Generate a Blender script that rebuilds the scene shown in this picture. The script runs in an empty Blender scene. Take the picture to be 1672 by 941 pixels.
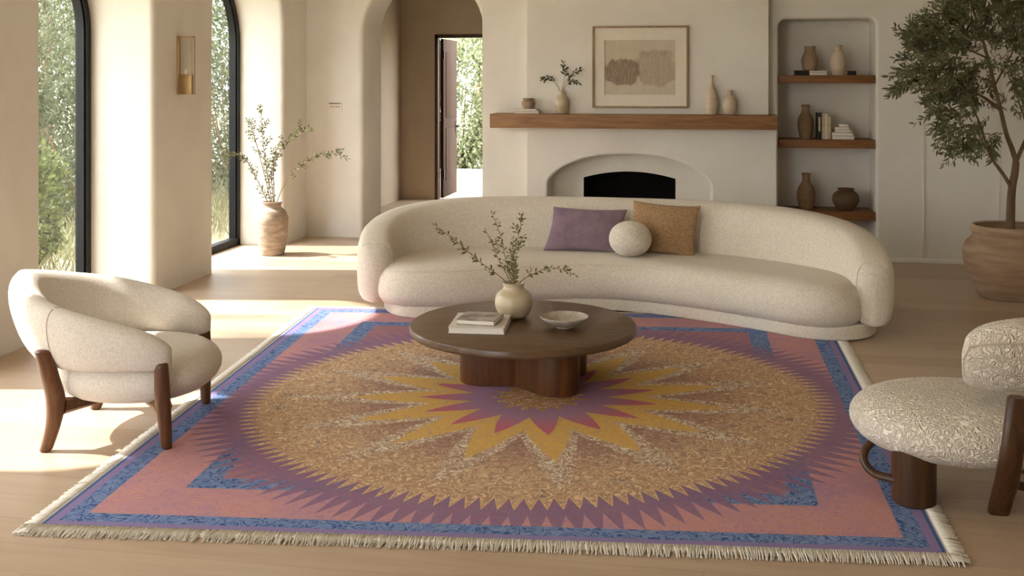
import bpy, bmesh, math, random
from math import sin, cos, pi, sqrt, radians, atan2
from mathutils import Vector, Matrix

random.seed(7)
S = bpy.context.scene
COL = S.collection

# ------------------------------------------------------------------ camera
CAM_H, FPX, HZ, YAW = 1.7, 1760.0, 130.0, radians(10.1)
cam = bpy.data.cameras.new('camera')
cam.sensor_width = 36.0
cam.lens = 36.0 * FPX / 1672.0
cam.shift_y = -(470.5 - HZ) / 1672.0
cam.clip_end = 300
cam_o = bpy.data.objects.new('camera', cam)
cam_o.location = (0, 0, CAM_H)
cam_o.rotation_euler = (pi / 2, 0, YAW)
COL.objects.link(cam_o)
S.camera = cam_o

# ------------------------------------------------------------------ light
S.view_settings.view_transform = 'Standard'
S.view_settings.look = 'None'
S.view_settings.gamma = 1.0
S.view_settings.use_curve_mapping = False
S.view_settings.exposure = 1.25
SUN_EL, SUN_AZ, SUN_W = radians(47), radians(9), 6.8
SKY_W, SKY_COL = 4.1, (0.93, 0.96, 1.0)
w = bpy.data.worlds.new('sky')
S.world = w
w.use_nodes = True
bg = w.node_tree.nodes['Background']
bg.inputs['Color'].default_value = (*SKY_COL, 1)
bg.inputs['Strength'].default_value = SKY_W
sun = bpy.data.lights.new('sun', 'SUN')
sun.energy = SUN_W
sun.angle = radians(1.2)
sun.color = (1.0, 0.96, 0.91)
sun_o = bpy.data.objects.new('sun', sun)
sd = Vector((cos(SUN_EL) * cos(SUN_AZ), cos(SUN_EL) * sin(SUN_AZ), -sin(SUN_EL)))
sun_o.rotation_euler = sd.to_track_quat('-Z', 'Y').to_euler()
sun_o.location = (-12, 2, 14)
COL.objects.link(sun_o)


# ------------------------------------------------------------------ helpers
def at(px, py, Y):
    """point of the photograph's pixel on the upright plane y = Y"""
    a = (px - 836.0) / FPX
    d = Y / (sin(YAW) * a + cos(YAW))
    return Vector((cos(YAW) * a * d - sin(YAW) * d, Y, CAM_H - (py - HZ) * d / FPX))


def lin(c):
    if isinstance(c, str):
        c = tuple(int(c[i:i + 2], 16) / 255 for i in (0, 2, 4))
    return tuple(v / 12.92 if v <= 0.04045 else ((v + 0.055) / 1.055) ** 2.4 for v in c)


class NT:
    def __init__(s, name):
        s.m = bpy.data.materials.new(name)
        s.m.use_nodes = True
        s.t = s.m.node_tree
        s.n = s.t.nodes
        s.b = s.n['Principled BSDF']

    def new(s, t, **kw):
        x = s.n.new(t)
        for k, v in kw.items():
            setattr(x, k, v)
        return x

    def put(s, sock, v):
        if isinstance(v, bpy.types.NodeSocket):
            s.t.links.new(v, sock)
        elif isinstance(v, tuple) and len(v) == 3 and sock.type == 'RGBA':
            sock.default_value = (*v, 1)
        else:
            sock.default_value = v

    def math(s, op, a, b=None, c=None, clamp=False):
        x = s.new('ShaderNodeMath', operation=op, use_clamp=clamp)
        s.put(x.inputs[0], a)
        if b is not None:
            s.put(x.inputs[1], b)
        if c is not None:
            s.put(x.inputs[2], c)
        return x.outputs[0]

    def mix(s, f, a, b, blend='MIX'):
        x = s.new('ShaderNodeMix', data_type='RGBA', blend_type=blend)
        s.put(x.inputs[0], f)
        s.put(x.inputs[6], a)
        s.put(x.inputs[7], b)
        return x.outputs[2]

    def ramp(s, f, lo, hi, a=0.0, b=1.0):
        x = s.new('ShaderNodeMapRange', interpolation_type='SMOOTHSTEP')
        s.put(x.inputs[0], f)
        for i, v in enumerate((lo, hi, a, b)):
            s.put(x.inputs[i + 1], v)
        return x.outputs[0]

    def coords(s, kind='Object', scale=(1, 1, 1), rot=(0, 0, 0)):
        tc = s.new('ShaderNodeTexCoord')
        mp = s.new('ShaderNodeMapping')
        mp.inputs['Scale'].default_value = scale
        mp.inputs['Rotation'].default_value = rot
        s.t.links.new(tc.outputs[kind], mp.inputs[0])
        return mp.outputs[0]

    def noise(s, vec, scale, detail=2.0, rough=0.5, dist=0.0):
        x = s.new('ShaderNodeTexNoise')
        s.put(x.inputs['Vector'], vec)
        x.inputs['Scale'].default_value = scale
        x.inputs['Detail'].default_value = detail
        x.inputs['Roughness'].default_value = rough
        x.inputs['Distortion'].default_value = dist
        return x.outputs['Fac']

    def bump(s, h, strength, dist=0.01):
        x = s.new('ShaderNodeBump')
        s.put(x.inputs['Height'], h)
        x.inputs['Strength'].default_value = strength
        x.inputs['Distance'].default_value = dist
        s.t.links.new(x.outputs[0], s.b.inputs['Normal'])

    def done(s, col, rough=0.6, spec=0.5, **kw):
        s.put(s.b.inputs['Base Color'], col)
        s.put(s.b.inputs['Roughness'], rough)
        s.b.inputs['Specular IOR Level'].default_value = spec
        for k, v in kw.items():
            s.put(s.b.inputs[k], v)
        return s.m


def mottled(name, c1, c2, scale=6, rough=0.7, bump=0.15, bscale=60, spec=0.3, stretch=(1, 1, 1), **kw):
    t = NT(name)
    v = t.coords('Object', stretch)
    f = t.ramp(t.noise(v, scale, 4, 0.6), 0.3, 0.7)
    if bump:
        t.bump(t.noise(v, bscale, 4, 0.6), bump, 0.004)
    return t.done(t.mix(f, lin(c1), lin(c2)), rough, spec, **kw)


def wood(name, c1, c2, rough=0.45, along='x', spec=0.4):
    t = NT(name)
    st = {'x': (1.2, 14, 14), 'y': (14, 1.2, 14), 'z': (14, 14, 1.2)}[along]
    v = t.coords('Object', st)
    n = t.noise(v, 2.2, 6, 0.62, 0.6)
    f = t.ramp(n, 0.3, 0.72)
    t.bump(n, 0.08, 0.004)
    return t.done(t.mix(f, lin(c1), lin(c2)), rough, spec)


def boucle(name, c1, c2, scale, strength, kind='noise'):
    t = NT(name)
    v = t.coords('Object')
    if kind == 'worm':
        n = t.noise(v, scale, 1.0, 0.4, 0.6)
        k = t.math('PINGPONG', t.math('MULTIPLY', n, 5.0), 0.5)
        h = t.ramp(k, 0.05, 0.45)
        t.bump(h, strength, 0.012)
        f = h
    else:
        n = t.noise(v, scale, 3, 0.65, 0.4)
        t.bump(n, strength, 0.006)
        f = t.ramp(n, 0.3, 0.7)
    return t.done(t.mix(f, lin(c1), lin(c2)), 0.95, 0.1, **{'Sheen Weight': 0.15, 'Sheen Roughness': 0.5})


class G:
    """collects vertices and faces of one mesh, in world coordinates"""
    def __init__(s):
        s.v, s.f, s.smooth = [], [], True

    def add(s, vs, fs):
        o = len(s.v)
        s.v += [tuple(p) for p in vs]
        s.f += [tuple(i + o for i in f) for f in fs]
        return s

    def quad(s, *p):
        return s.add(p, [tuple(range(len(p)))])

    def box(s, lo, hi, r=0.0, M=None, seg=2):
        bm = bmesh.new()
        bmesh.ops.create_cube(bm, size=1)
        c = [(lo[i] + hi[i]) / 2 for i in range(3)]
        d = [hi[i] - lo[i] for i in range(3)]
        for v in bm.verts:
            v.co = Vector([v.co[i] * d[i] for i in range(3)])
        if r:
            bmesh.ops.bevel(bm, geom=bm.edges[:] , offset=r, segments=seg, affect='EDGES', profile=0.5)
        for v in bm.verts:
            v.co += Vector(c)
            if M:
                v.co = M @ v.co
        bm.verts.index_update()
        s.add([v.co for v in bm.verts], [[v.index for v in f.verts] for f in bm.faces])
        bm.free()
        return s

    def lathe(s, prof, c=(0, 0, 0), n=40, M=None):
        """prof: list of (radius, z); ends with radius 0 are closed"""
        vs, fs = [], []
        rings = []
        for r, z in prof:
            if r <= 1e-6:
                rings.append([len(vs)])
                vs.append(Vector((0, 0, z)))
            else:
                rings.append(list(range(len(vs), len(vs) + n)))
                vs += [Vector((r * cos(2 * pi * k / n), r * sin(2 * pi * k / n), z)) for k in range(n)]
        for a, b in zip(rings, rings[1:]):
            for k in range(n):
                k2 = (k + 1) % n
                if len(a) == 1 and len(b) == 1:
                    continue
                if len(a) == 1:
                    fs.append((a[0], b[k2], b[k]))
                elif len(b) == 1:
                    fs.append((a[k], a[k2], b[0]))
                else:
                    fs.append((a[k], a[k2], b[k2], b[k]))
        C = Vector(c)
        vs = [(M @ p if M else p) + C for p in vs]
        return s.add(vs, fs)

    def rings(s, rs, closed=True, cap=True):
        """loft between rings that have the same number of points"""
        n = len(rs[0])
        vs = [p for r in rs for p in r]
        fs = []
        for i in range(len(rs) - 1):
            for k in range(n if closed else n - 1):
                k2 = (k + 1) % n
                fs.append((i * n + k, i * n + k2, (i + 1) * n + k2, (i + 1) * n + k))
        if cap:
            fs.append(tuple(reversed(range(n))))
            fs.append(tuple((len(rs) - 1) * n + k for k in range(n)))
        return s.add(vs, fs)

    def tube(s, pts, rad, n=8, cap=True):
        pts = [Vector(p) for p in pts]
        if not isinstance(rad, (list, tuple)):
            rad = [rad] * len(pts)
        up = Vector((0.3, 0.2, 1)).normalized()
        rs = []
        prev = None
        for i, p in enumerate(pts):
            t = (pts[min(i + 1, len(pts) - 1)] - pts[max(i - 1, 0)]).normalized()
            a = prev if prev is not None else t.orthogonal().normalized()
            a = (a - t * a.dot(t))
            a = a.normalized() if a.length > 1e-6 else t.orthogonal().normalized()
            prev = a
            b = t.cross(a)
            rs.append([p + (a * cos(2 * pi * k / n) + b * sin(2 * pi * k / n)) * rad[i] for k in range(n)])
        return s.rings(rs, True, cap)

    def prism(s, outline, z0, z1, r=0.0):
        """closed outline extruded in z with an optional rounded top and bottom edge"""
        o = [Vector((p[0], p[1], 0)) for p in outline]
        if r:
            rs = []
            for k in range(5):
                a = pi / 2 * k / 4
                rs.append([Vector((p.x, p.y, z0 + r * (1 - sin(a)))) for p in offset(o, -r * (1 - cos(a)))])
            rs = rs[::-1]
            for k in range(5):
                a = pi / 2 * k / 4
                rs.append([Vector((p.x, p.y, z1 - r * (1 - sin(a)))) for p in offset(o, -r * (1 - cos(a)))])
        else:
            rs = [[Vector((p.x, p.y, z)) for p in o] for z in (z0, z1)]
        return s.rings(rs)


def offset(poly, e):
    """move a counter-clockwise closed outline outward by e"""
    n = len(poly)
    out = []
    for i in range(n):
        t = poly[(i + 1) % n] - poly[i - 1]
        nrm = Vector((t.y, -t.x, 0))
        nrm = nrm.normalized() if nrm.length else nrm
        out.append(poly[i] + nrm * e)
    return out


def spline(pts, per=8, closed=False):
    P = [Vector(p) for p in pts]
    n = len(P)
    out = []
    for i in range(n if closed else n - 1):
        if closed:
            a, b, c, d = P[i - 1], P[i], P[(i + 1) % n], P[(i + 2) % n]
        else:
            a, b, c, d = P[max(i - 1, 0)], P[i], P[i + 1], P[min(i + 2, n - 1)]
        for k in range(per):
            t = k / per
            out.append(0.5 * ((2 * b) + (c - a) * t + (2 * a - 5 * b + 4 * c - d) * t * t + (3 * b - a - 3 * c + d) * t ** 3))
    if not closed:
        out.append(P[-1])
    return out


WORLD = {}


def empty(name, loc, label, cat, group=None):
    o = bpy.data.objects.new(name, None)
    o.empty_display_size = 0.1
    COL.objects.link(o)
    o.location = loc
    WORLD[o.name] = Vector(loc)
    o['label'] = label
    o['category'] = cat
    if group:
        o['group'] = group
    return o


def build(name, g, m, parent=None, sharp=35, origin=None):
    """one mesh object from collected world coordinates"""
    org = WORLD[parent.name] if parent else Vector(origin or (0, 0, 0))
    me = bpy.data.meshes.new(name)
    me.from_pydata([tuple(Vector(p) - org) for p in g.v], [], g.f)
    me.validate()
    if g.smooth:
        me.shade_smooth()
        if sharp < 180:
            me.set_sharp_from_angle(angle=radians(sharp))
    me.update()
    if m:
        me.materials.append(m)
    o = bpy.data.objects.new(name, me)
    COL.objects.link(o)
    WORLD[o.name] = org
    if parent:
        o.parent = parent
    else:
        o.location = org
    return o


def fixnormals(o):
    bm = bmesh.new()
    bm.from_mesh(o.data)
    bmesh.ops.recalc_face_normals(bm, faces=bm.faces[:])
    bm.to_mesh(o.data)
    bm.free()
    return o


def tag(o, label, cat, group=None):
    o['label'] = label
    o['category'] = cat
    if group:
        o['group'] = group
    return o


def struct(o):
    o['kind'] = 'structure'
    return o


# ------------------------------------------------------------------ materials
def plaster(name, c1, c2):
    t = NT(name)
    v = t.coords('Object')
    f = t.ramp(t.noise(v, 1.3, 5, 0.62, 0.5), 0.3, 0.72)
    h = t.math('ADD', t.noise(v, 5, 5, 0.6), t.math('MULTIPLY', t.noise(v, 60, 3, 0.6), 0.12))
    t.bump(h, 0.12, 0.02)
    return t.done(t.mix(f, lin(c1), lin(c2)), 0.85, 0.2)


M = {}
M['plaster'] = plaster('lime_plaster', 'DBD4C9', 'E4DED4')
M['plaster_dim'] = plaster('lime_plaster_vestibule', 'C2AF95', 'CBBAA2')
M['ceiling'] = plaster('ceiling_plaster', 'E0DAD0', 'E6E1D8')


def oak_floor():
    t = NT('oak_floor')
    v = t.coords('Object')
    br = t.new('ShaderNodeTexBrick')
    br.offset = 0.37
    br.inputs['Scale'].default_value = 1.0
    br.inputs['Brick Width'].default_value = 2.3
    br.inputs['Row Height'].default_value = 0.21
    br.inputs['Mortar Size'].default_value = 0.0012
    br.inputs['Mortar Smooth'].default_value = 0.3
    br.inputs['Color1'].default_value = (0, 0, 0, 1)
    br.inputs['Color2'].default_value = (1, 1, 1, 1)
    br.inputs['Mortar'].default_value = (0.5, 0.5, 0.5, 1)
    t.put(br.inputs['Vector'], v)
    v2 = t.coords('Object', (1.0, 11, 11))
    n = t.noise(v2, 1.7, 6, 0.6, 0.5)
    big = t.noise(v, 0.9, 3, 0.5)
    f = t.math('ADD', t.math('MULTIPLY', br.outputs['Color'], 0.28), t.math('ADD', t.math('MULTIPLY', n, 0.55), t.math('MULTIPLY', big, 0.2)))
    c = t.mix(t.ramp(f, 0.2, 0.85), lin('AA9178'), lin('C4AE95'))
    c = t.mix(t.math('MULTIPLY', br.outputs['Fac'], 0.55), c, lin('7A5C3E'))
    t.bump(n, 0.05, 0.004)
    return t.done(c, t.ramp(n, 0, 1, 0.36, 0.5), 0.4)


M['floor'] = oak_floor()
M['black_metal'] = mottled('black_steel_frame', '08080A', '0D0D0F', 8, 0.5, 0.05, spec=0.2)
M['walnut'] = wood('walnut_leg', '4A2C17', '6B4426', 0.42, 'z')
M['walnut_dark'] = wood('dark_walnut', '38210F', '53351D', 0.4, 'z')
M['table_top'] = wood('smoked_oak_top', '503A27', '694F37', 0.32, 'x')
M['table_leg'] = wood('smoked_oak_leg', '4A2C16', '693F20', 0.38, 'z')
M['mantel'] = wood('oak_mantel', '7A5535', '9A7049', 0.55, 'x')
M['shelf'] = wood('oak_shelf', '6E4525', '8B5C34', 0.55, 'x')
M['door_wood'] = wood('door_oak', '2C1A0B', '432A15', 0.75, 'z', 0.12)
M['door_dark'] = wood('door_frame_oak', '3E2815', '553A21', 0.5, 'z')
M['sofa'] = boucle('cream_sofa_fabric', 'CFC3B1', 'E2D8C8', 85, 0.35)
M['seam'] = mottled('cream_piping', 'B5A68F', 'BFB19B', 30, 0.9, 0.1)
M['chair'] = boucle('oatmeal_chair_fabric', 'CFC5B9', 'E0D8CD', 110, 0.35)
M['teddy'] = boucle('cream_boucle', 'D8C9B5', 'F1E8DA', 38, 0.75, 'worm')
M['purple'] = boucle('mauve_velvet', '806A76', '8D7782', 12, 0.12)
M['tan'] = boucle('tan_woven', '8F7050', 'AE8E6A', 70, 0.7)
M['ball'] = boucle('cream_ball_boucle', 'CBC0AE', 'E3DACB', 60, 0.6)
M['stone_vase'] = mottled('weathered_stoneware', '8E7A69', 'B4A18E', 9, 0.8, 0.35, 40, stretch=(1, 1, 3))
M['pot'] = mottled('clay_pot', '957A60', 'B2967A', 4, 0.85, 0.3, 30, stretch=(0.7, 0.7, 5))
M['soil'] = mottled('dark_soil', '1D150E', '33261A', 40, 0.95, 0.8, 90)
M['cream_vase'] = mottled('cream_glaze', 'B5A386', 'C6B599', 5, 0.32, 0.08, 30, 0.5, stretch=(1, 1, 4))
M['pale_vase'] = mottled('pale_stoneware', 'BEAA92', 'CBB9A3', 7, 0.6, 0.15, 50, stretch=(1, 1, 4))
M['taupe_vase'] = mottled('taupe_stoneware', '927A63', 'A48C75', 8, 0.75, 0.2, 50)
M['brown_vase'] = mottled('brown_stoneware', '7A6048', '8E745A', 8, 0.75, 0.2, 50)
M['dark_vase'] = mottled('dark_stoneware', '55402D', '6B523B', 8, 0.6, 0.2, 50)
M['bowl'] = mottled('speckled_grey_bowl', 'A4988A', 'BBB0A2', 25, 0.5, 0.1, 60)
M['book_cover'] = mottled('linen_book_cover', 'C9BFB4', 'D6CDC3', 30, 0.8, 0.1)
M['paper'] = mottled('book_pages', 'DDD4C6', 'E8E0D4', 60, 0.9, 0.1, stretch=(1, 1, 20))
M['black_cover'] = mottled('black_book_cover', '1B1917', '262320', 20, 0.6, 0.1)
M['tan_cover'] = mottled('tan_book_cover', 'B6A284', 'C4B295', 20, 0.7, 0.1)
M['cream_cover'] = mottled('cream_book_cover', 'CDBFA9', 'D9CDB9', 20, 0.7, 0.1)
M['brass'] = mottled('aged_brass', 'A5865A', 'B89B70', 6, 0.38, 0.05, Metallic=0.9)
M['stem'] = mottled('twig', '6A5A3A', '7E6C48', 20, 0.8, 0.2)
M['bark'] = mottled('olive_bark', '5E4A35', '7A634A', 14, 0.9, 0.6, 50, stretch=(1, 1, 0.3))
M['white_plastic'] = mottled('switch_plate_plastic', 'DCD2C6', 'E2D9CD', 5, 0.5, 0.02)
M['grey_plastic'] = mottled('grey_plastic', '8C8072', '948879', 5, 0.5, 0.02)
M['picture_frame'] = wood('pale_oak_frame', '8C7050', 'A48766', 0.5, 'z')
M['mat_board'] = mottled('mat_board', 'DDD2C1', 'E1D7C7', 10, 0.9, 0.03)
M['firebox'] = mottled('sooty_firebox', '060505', '0B0A09', 6, 0.95, 0.3)


def leafmat(name, c1, c2, trans=0.25):
    t = NT(name)
    v = t.coords('Object')
    f = t.ramp(t.noise(v, 9, 2, 0.5), 0.35, 0.65)
    c = t.mix(f, lin(c1), lin(c2))
    t.done(c, 0.55, 0.35)
    tr = t.new('ShaderNodeBsdfTranslucent')
    t.put(tr.inputs['Color'], c)
    mx = t.new('ShaderNodeMixShader')
    mx.inputs[0].default_value = trans
    t.t.links.new(t.b.outputs[0], mx.inputs[1])
    t.t.links.new(tr.outputs[0], mx.inputs[2])
    t.t.links.new(mx.outputs[0], t.n['Material Output'].inputs['Surface'])
    return t.m


M['leaf_olive'] = leafmat('olive_leaf', '55573C', '7D7E5A', 0.15)
M['leaf_sprig'] = leafmat('sprig_leaf', '4A4C2A', '696B42', 0.15)
M['leaf_table'] = leafmat('olive_sprig_leaf', '57562F', '7A7747', 0.18)
M['leaf_dark'] = leafmat('dark_green_leaf', '2E361F', '434B2C', 0.12)
M['leaf_hedge'] = leafmat('hedge_leaf', '333C24', '545C3C', 0.18)
M['leaf_bright'] = leafmat('bright_shrub_leaf', '3D4824', '66703A', 0.2)
M['leaf_pale'] = leafmat('pale_tree_leaf', '40462E', '656A4C', 0.18)
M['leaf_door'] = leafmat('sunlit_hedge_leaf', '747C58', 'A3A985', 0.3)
M['straw'] = leafmat('pale_grass', '6F6E4F', '8B896A', 0.2)


def glass(name='window_glass', refl=0.05, tint=(0.96, 0.97, 0.96, 1)):
    t = NT(name)
    tb = t.new('ShaderNodeBsdfTransparent')
    tb.inputs['Color'].default_value = tint
    gl = t.new('ShaderNodeBsdfGlossy')
    gl.inputs['Roughness'].default_value = 0.02
    mx = t.new('ShaderNodeMixShader')
    mx.inputs[0].default_value = refl
    t.t.links.new(tb.outputs[0], mx.inputs[1])
    t.t.links.new(gl.outputs[0], mx.inputs[2])
    t.t.links.new(mx.outputs[0], t.n['Material Output'].inputs['Surface'])
    return t.m


M['glass'] = glass()
M['lamp_glass'] = glass('lamp_glass', 0.015, (0.99, 0.99, 0.98, 1))

# ------------------------------------------------------------------ room shell
HC = 3.35
XW, XG = -4.25, -4.70          # inner face of the left wall, plane of its windows
YB = 11.13                     # arch wall at the back
YR = 10.48                     # wall with the niche, right of the fireplace
YF = 10.33                     # chimney breast


def arch_pts(c, hw, spring, n=24, r=None):
    """outline of a round-headed opening from its left foot over the head to its right foot"""
    pts = [(c - hw, 0.0), (c - hw, spring * 0.5)]
    for k in range(n + 1):
        a = pi - pi * k / n
        pts.append((c + hw * cos(a), spring + hw * sin(a)))
    pts += [(c + hw, spring * 0.5), (c + hw, 0.0)]
    return pts


def holed_wall(g, u0, u1, top, holes, mp):
    """face of a wall from u0 to u1 with floor-standing openings cut out; mp(u, z) -> point"""
    u = u0
    for h in sorted(holes, key=lambda h: h[0][0]):
        us = [p[0] for p in h]
        a, b = min(us), max(us)
        if a > u + 1e-6:
            g.quad(mp(u, 0), mp(a, 0), mp(a, top), mp(u, top))
        head = [p for p in h]
        for p, q in zip(head, head[1:]):
            if q[0] > p[0] + 1e-6:
                g.quad(mp(p[0], p[1]), mp(q[0], q[1]), mp(q[0], top), mp(p[0], top))
        u = b
    if u1 > u + 1e-6:
        g.quad(mp(u, 0), mp(u1, 0), mp(u1, top), mp(u, top))


def reveal(g, c, hw, spring, steps, mp):
    """lining of an opening: steps = list of (grow, depth); mp(u, z, d) -> point"""
    rows = [[mp(p[0], p[1], d) for p in arch_pts(c, hw + e, spring)] for e, d in steps]
    g.rings(rows, closed=False, cap=False)


def floor_plane(name, m, x0, x1, y0, y1, z=0.0, t=0.12):
    return struct(build(name, G().box((x0, y0, z - t), (x1, y1, z)), m))


floor_plane('floor', M['floor'], -4.95, 3.75, -1.6, 15.05)
floor_plane('ceiling', M['ceiling'], -4.95, 3.75, -1.6, 15.05, HC + 0.12)

# left wall with arched openings (two in view, two more towards the camera that let the sun in)
RJ = 0.05
WIN = [(9.68, 0.80), (7.10, 0.72), (4.62, 0.72), (2.14, 0.72)]      # centre along y, half width at the room face
WIN_IN = [(9.66, 0.70), (7.00, 0.62), (4.56, 0.62), (2.08, 0.62)]   # the same at the glass
SPR = 2.19
g = G()
holed_wall(g, -1.6, YB + 0.1, HC, [arch_pts(c, hw + RJ, SPR) for c, hw in WIN], lambda u, z: (XW, u, z))
for (c, hw), (ci, hwi) in zip(WIN, WIN_IN):
    rows = []
    for k in range(7):
        a = pi / 2 * k / 6
        e, d = RJ * (1 - sin(a)), RJ * (1 - cos(a))
        rows.append([(XW - d, p[0], p[1]) for p in arch_pts(c, hw + e, SPR)])
    rows.append([(XG - 0.10, p[0], p[1]) for p in arch_pts(ci, hwi + 0.07, SPR - 0.13)])
    g.rings(rows, closed=False, cap=False)
# outside face and end
holed_wall(g, -1.6, YB + 0.1, HC, [arch_pts(ci, hwi + 0.07, SPR - 0.13) for ci, hwi in WIN_IN], lambda u, z: (XG - 0.10, u, z))
g.quad((XW, -1.6, 0), (XG - 0.1, -1.6, 0), (XG - 0.1, -1.6, HC), (XW, -1.6, HC))
struct(build('wall_left', g, M['plaster'], sharp=30))

# back wall with the arched passage
AC, AW, AD = -2.952, 0.66, 0.66
g = G()
holed_wall(g, XW - 0.02, -2.10, HC, [arch_pts(AC, AW + RJ, 2.2)], lambda u, z: (u, YB, z))
rows = []
for k in range(7):
    a = pi / 2 * k / 6
    e, d = RJ * (1 - sin(a)), RJ * (1 - cos(a))
    rows.append([(p[0], YB + d, p[1]) for p in arch_pts(AC, AW + e, 2.2)])
rows.append([(p[0], YB + AD, p[1]) for p in arch_pts(AC, AW, 2.2)])
g.rings(rows, closed=False, cap=False)
holed_wall(g, XW - 0.02, -1.0, HC, [arch_pts(AC, AW, 2.2)], lambda u, z: (u, YB + AD, z))
struct(build('wall_back', g, M['plaster'], sharp=30))

# vestibule beyond the arch
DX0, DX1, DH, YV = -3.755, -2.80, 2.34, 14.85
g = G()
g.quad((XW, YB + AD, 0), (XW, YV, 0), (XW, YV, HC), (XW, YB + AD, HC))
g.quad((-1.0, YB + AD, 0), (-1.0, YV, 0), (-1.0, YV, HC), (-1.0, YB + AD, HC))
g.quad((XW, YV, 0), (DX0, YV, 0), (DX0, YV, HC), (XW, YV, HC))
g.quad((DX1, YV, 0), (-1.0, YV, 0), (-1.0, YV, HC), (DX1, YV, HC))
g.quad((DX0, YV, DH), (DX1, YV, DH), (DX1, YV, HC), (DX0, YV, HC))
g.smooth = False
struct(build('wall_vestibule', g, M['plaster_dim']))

# chimney mass and the wall to the right with the niche
NX0, NX1, NZ, ND = 0.69, 1.575, 2.27, 0.40


def niche_outline(e=0.0, n=6, r=0.07):
    x0, x1, z1 = NX0 - e, NX1 + e, NZ + e
    pts = [(x0, 0.0), (x0, 1.0)]
    for k in range(n + 1):
        a = pi - pi / 2 * k / n
        pts.append((x0 + r + r * cos(a), z1 - r + r * sin(a)))
    for k in range(n + 1):
        a = pi / 2 - pi / 2 * k / n
        pts.append((x1 - r + r * cos(a), z1 - r + r * sin(a)))
    return pts + [(x1, 1.0), (x1, 0.0)]


g = G()
rn = 0.03
holed_wall(g, -2.165, 3.65, HC, [[(-1.60, 0.0), (-1.60, 1.10), (0.16, 1.10), (0.16, 0.0)], niche_outline(rn, r=0.10)], lambda u, z: (u, YR, z))
rows = []
for k in range(6):
    a = pi / 2 * k / 5
    rows.append([(p[0], YR + rn * (1 - cos(a)), p[1]) for p in niche_outline(rn * (1 - sin(a)), r=0.07 + rn * (1 - sin(a)))])
rows.append([(p[0], YR + ND, p[1]) for p in niche_outline(0, r=0.07)])
g.rings(rows, closed=False, cap=False)
no = niche_outline(0, r=0.07)
g.add([(p[0], YR + ND, p[1]) for p in no], [tuple(range(len(no)))])
g.quad((-2.165, YR, 0), (-2.165, YB + 0.05, 0), (-2.165, YB + 0.05, HC), (-2.165, YR, HC))
struct(build('wall_right_back', g, M['plaster'], sharp=30))

g = G()
g.box((3.55, -1.6, 0), (3.65, YR, HC))
struct(build('wall_right', g, M['plaster']))
g = G()
g.box((-2.4, -1.7, 0), (3.65, -1.6, HC))
struct(build('wall_rear', g, M['plaster']))
# low base ledge and the two faint upright joints of the right wall
g = G().box((1.66, YR - 0.012, 0), (3.55, YR, 0.045), 0.004)
struct(build('baseboard_right', g, M['plaster']))
for i, px in enumerate((1508, 1631)):
    x = at(px, 300, YR).x
    g = G().box((x - 0.012, YR - 0.008, 0.045), (x + 0.012, YR, HC), 0.003)
    struct(build('trim_%d' % (i + 1), g, M['plaster']))


# ------------------------------------------------------------------ windows
def window(i, c, hw):
    spr = SPR - 0.13
    fw, fd = 0.07, 0.09
    g = G()
    rows = []
    for e, d in ((0.07, -0.03), (0.018, -0.03), (0.018, -0.012), (0.0, -0.012), (0.0, 0.06), (0.07, 0.06), (0.07, -0.03)):
        rows.append([(XG - d - 0.03, p[0], p[1] if p[1] > 0 else 0.0) for p in arch_pts(c, hw + e, spr)])
    g.rings(rows, closed=False, cap=False)
    g.box((XG - 0.09, c - hw - 0.07, 0), (XG, c + hw + 0.07, 0.075), 0.004)
    root = build('window_%d' % i, g, M['black_metal'], sharp=30)
    struct(root)
    fixnormals(root)
    o = arch_pts(c, hw + 0.004, spr)
    g = G()
    g.rings([[(XG - 0.045 - d, p[0], max(p[1], 0.06)) for p in o] for d in (0, 0.006)])
    g.smooth = False
    build('glass', g, M['glass'], root)


for i, (c, hw) in enumerate(WIN_IN):
    window(i + 1, c, hw)

# ------------------------------------------------------------------ garden door beyond the arch
g = G()
for a, b in (((DX0 - 0.0, YV - 0.02, 0), (DX0 + 0.05, YV + 0.12, DH)), ((DX1 - 0.05, YV - 0.02, 0), (DX1, YV + 0.12, DH)),
             ((DX0, YV - 0.02, DH - 0.05), (DX1, YV + 0.12, DH))):
    g.box(a, b, 0.004)
door = struct(build('door_1', g, M['door_dark']))
lx = DX0 + 0.055
g = G().box((lx, YV + 0.10, 0.012), (lx + 0.045, YV + 0.95, DH - 0.06), 0.003)
for z0, z1 in ((0.25, 1.0), (1.15, 2.1)):
    g.box((lx + 0.045, YV + 0.24, z0), (lx + 0.053, YV + 0.80, z1), 0.004)
leaf = build('door_leaf', g, M['door_wood'], door)
g = G().tube([(lx + 0.045, YV + 0.88, 1.0), (lx + 0.10, YV + 0.88, 1.0), (lx + 0.10, YV + 0.76, 1.0)], 0.011)
g.box((lx + 0.045, YV + 0.855, 0.90), (lx + 0.052, YV + 0.905, 1.08), 0.002)
build('door_handle', g, M['black_metal'], leaf)
for z in (0.3, 2.0):
    build('hinge', G().box((lx + 0.044, YV + 0.10, z), (lx + 0.056, YV + 0.135, z + 0.11), 0.002), M['black_metal'], leaf)

# ------------------------------------------------------------------ fireplace
fx0, fx1 = -1.692, 0.662
fc, fhw = -0.714, 0.774


def seg_arch(c, hw, z0, zt, n=36, p=2.3, q=1.55):
    pts = [(c - hw, 0.0), (c - hw, z0 * 0.5)]
    for k in range(n + 1):
        t = -cos(pi * k / n)
        pts.append((c + hw * t, z0 + (zt - z0) * (1 - min(1, abs(t)) ** p) ** (1 / q)))
    return pts + [(c + hw, z0 * 0.5), (c + hw, 0.0)]


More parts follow.
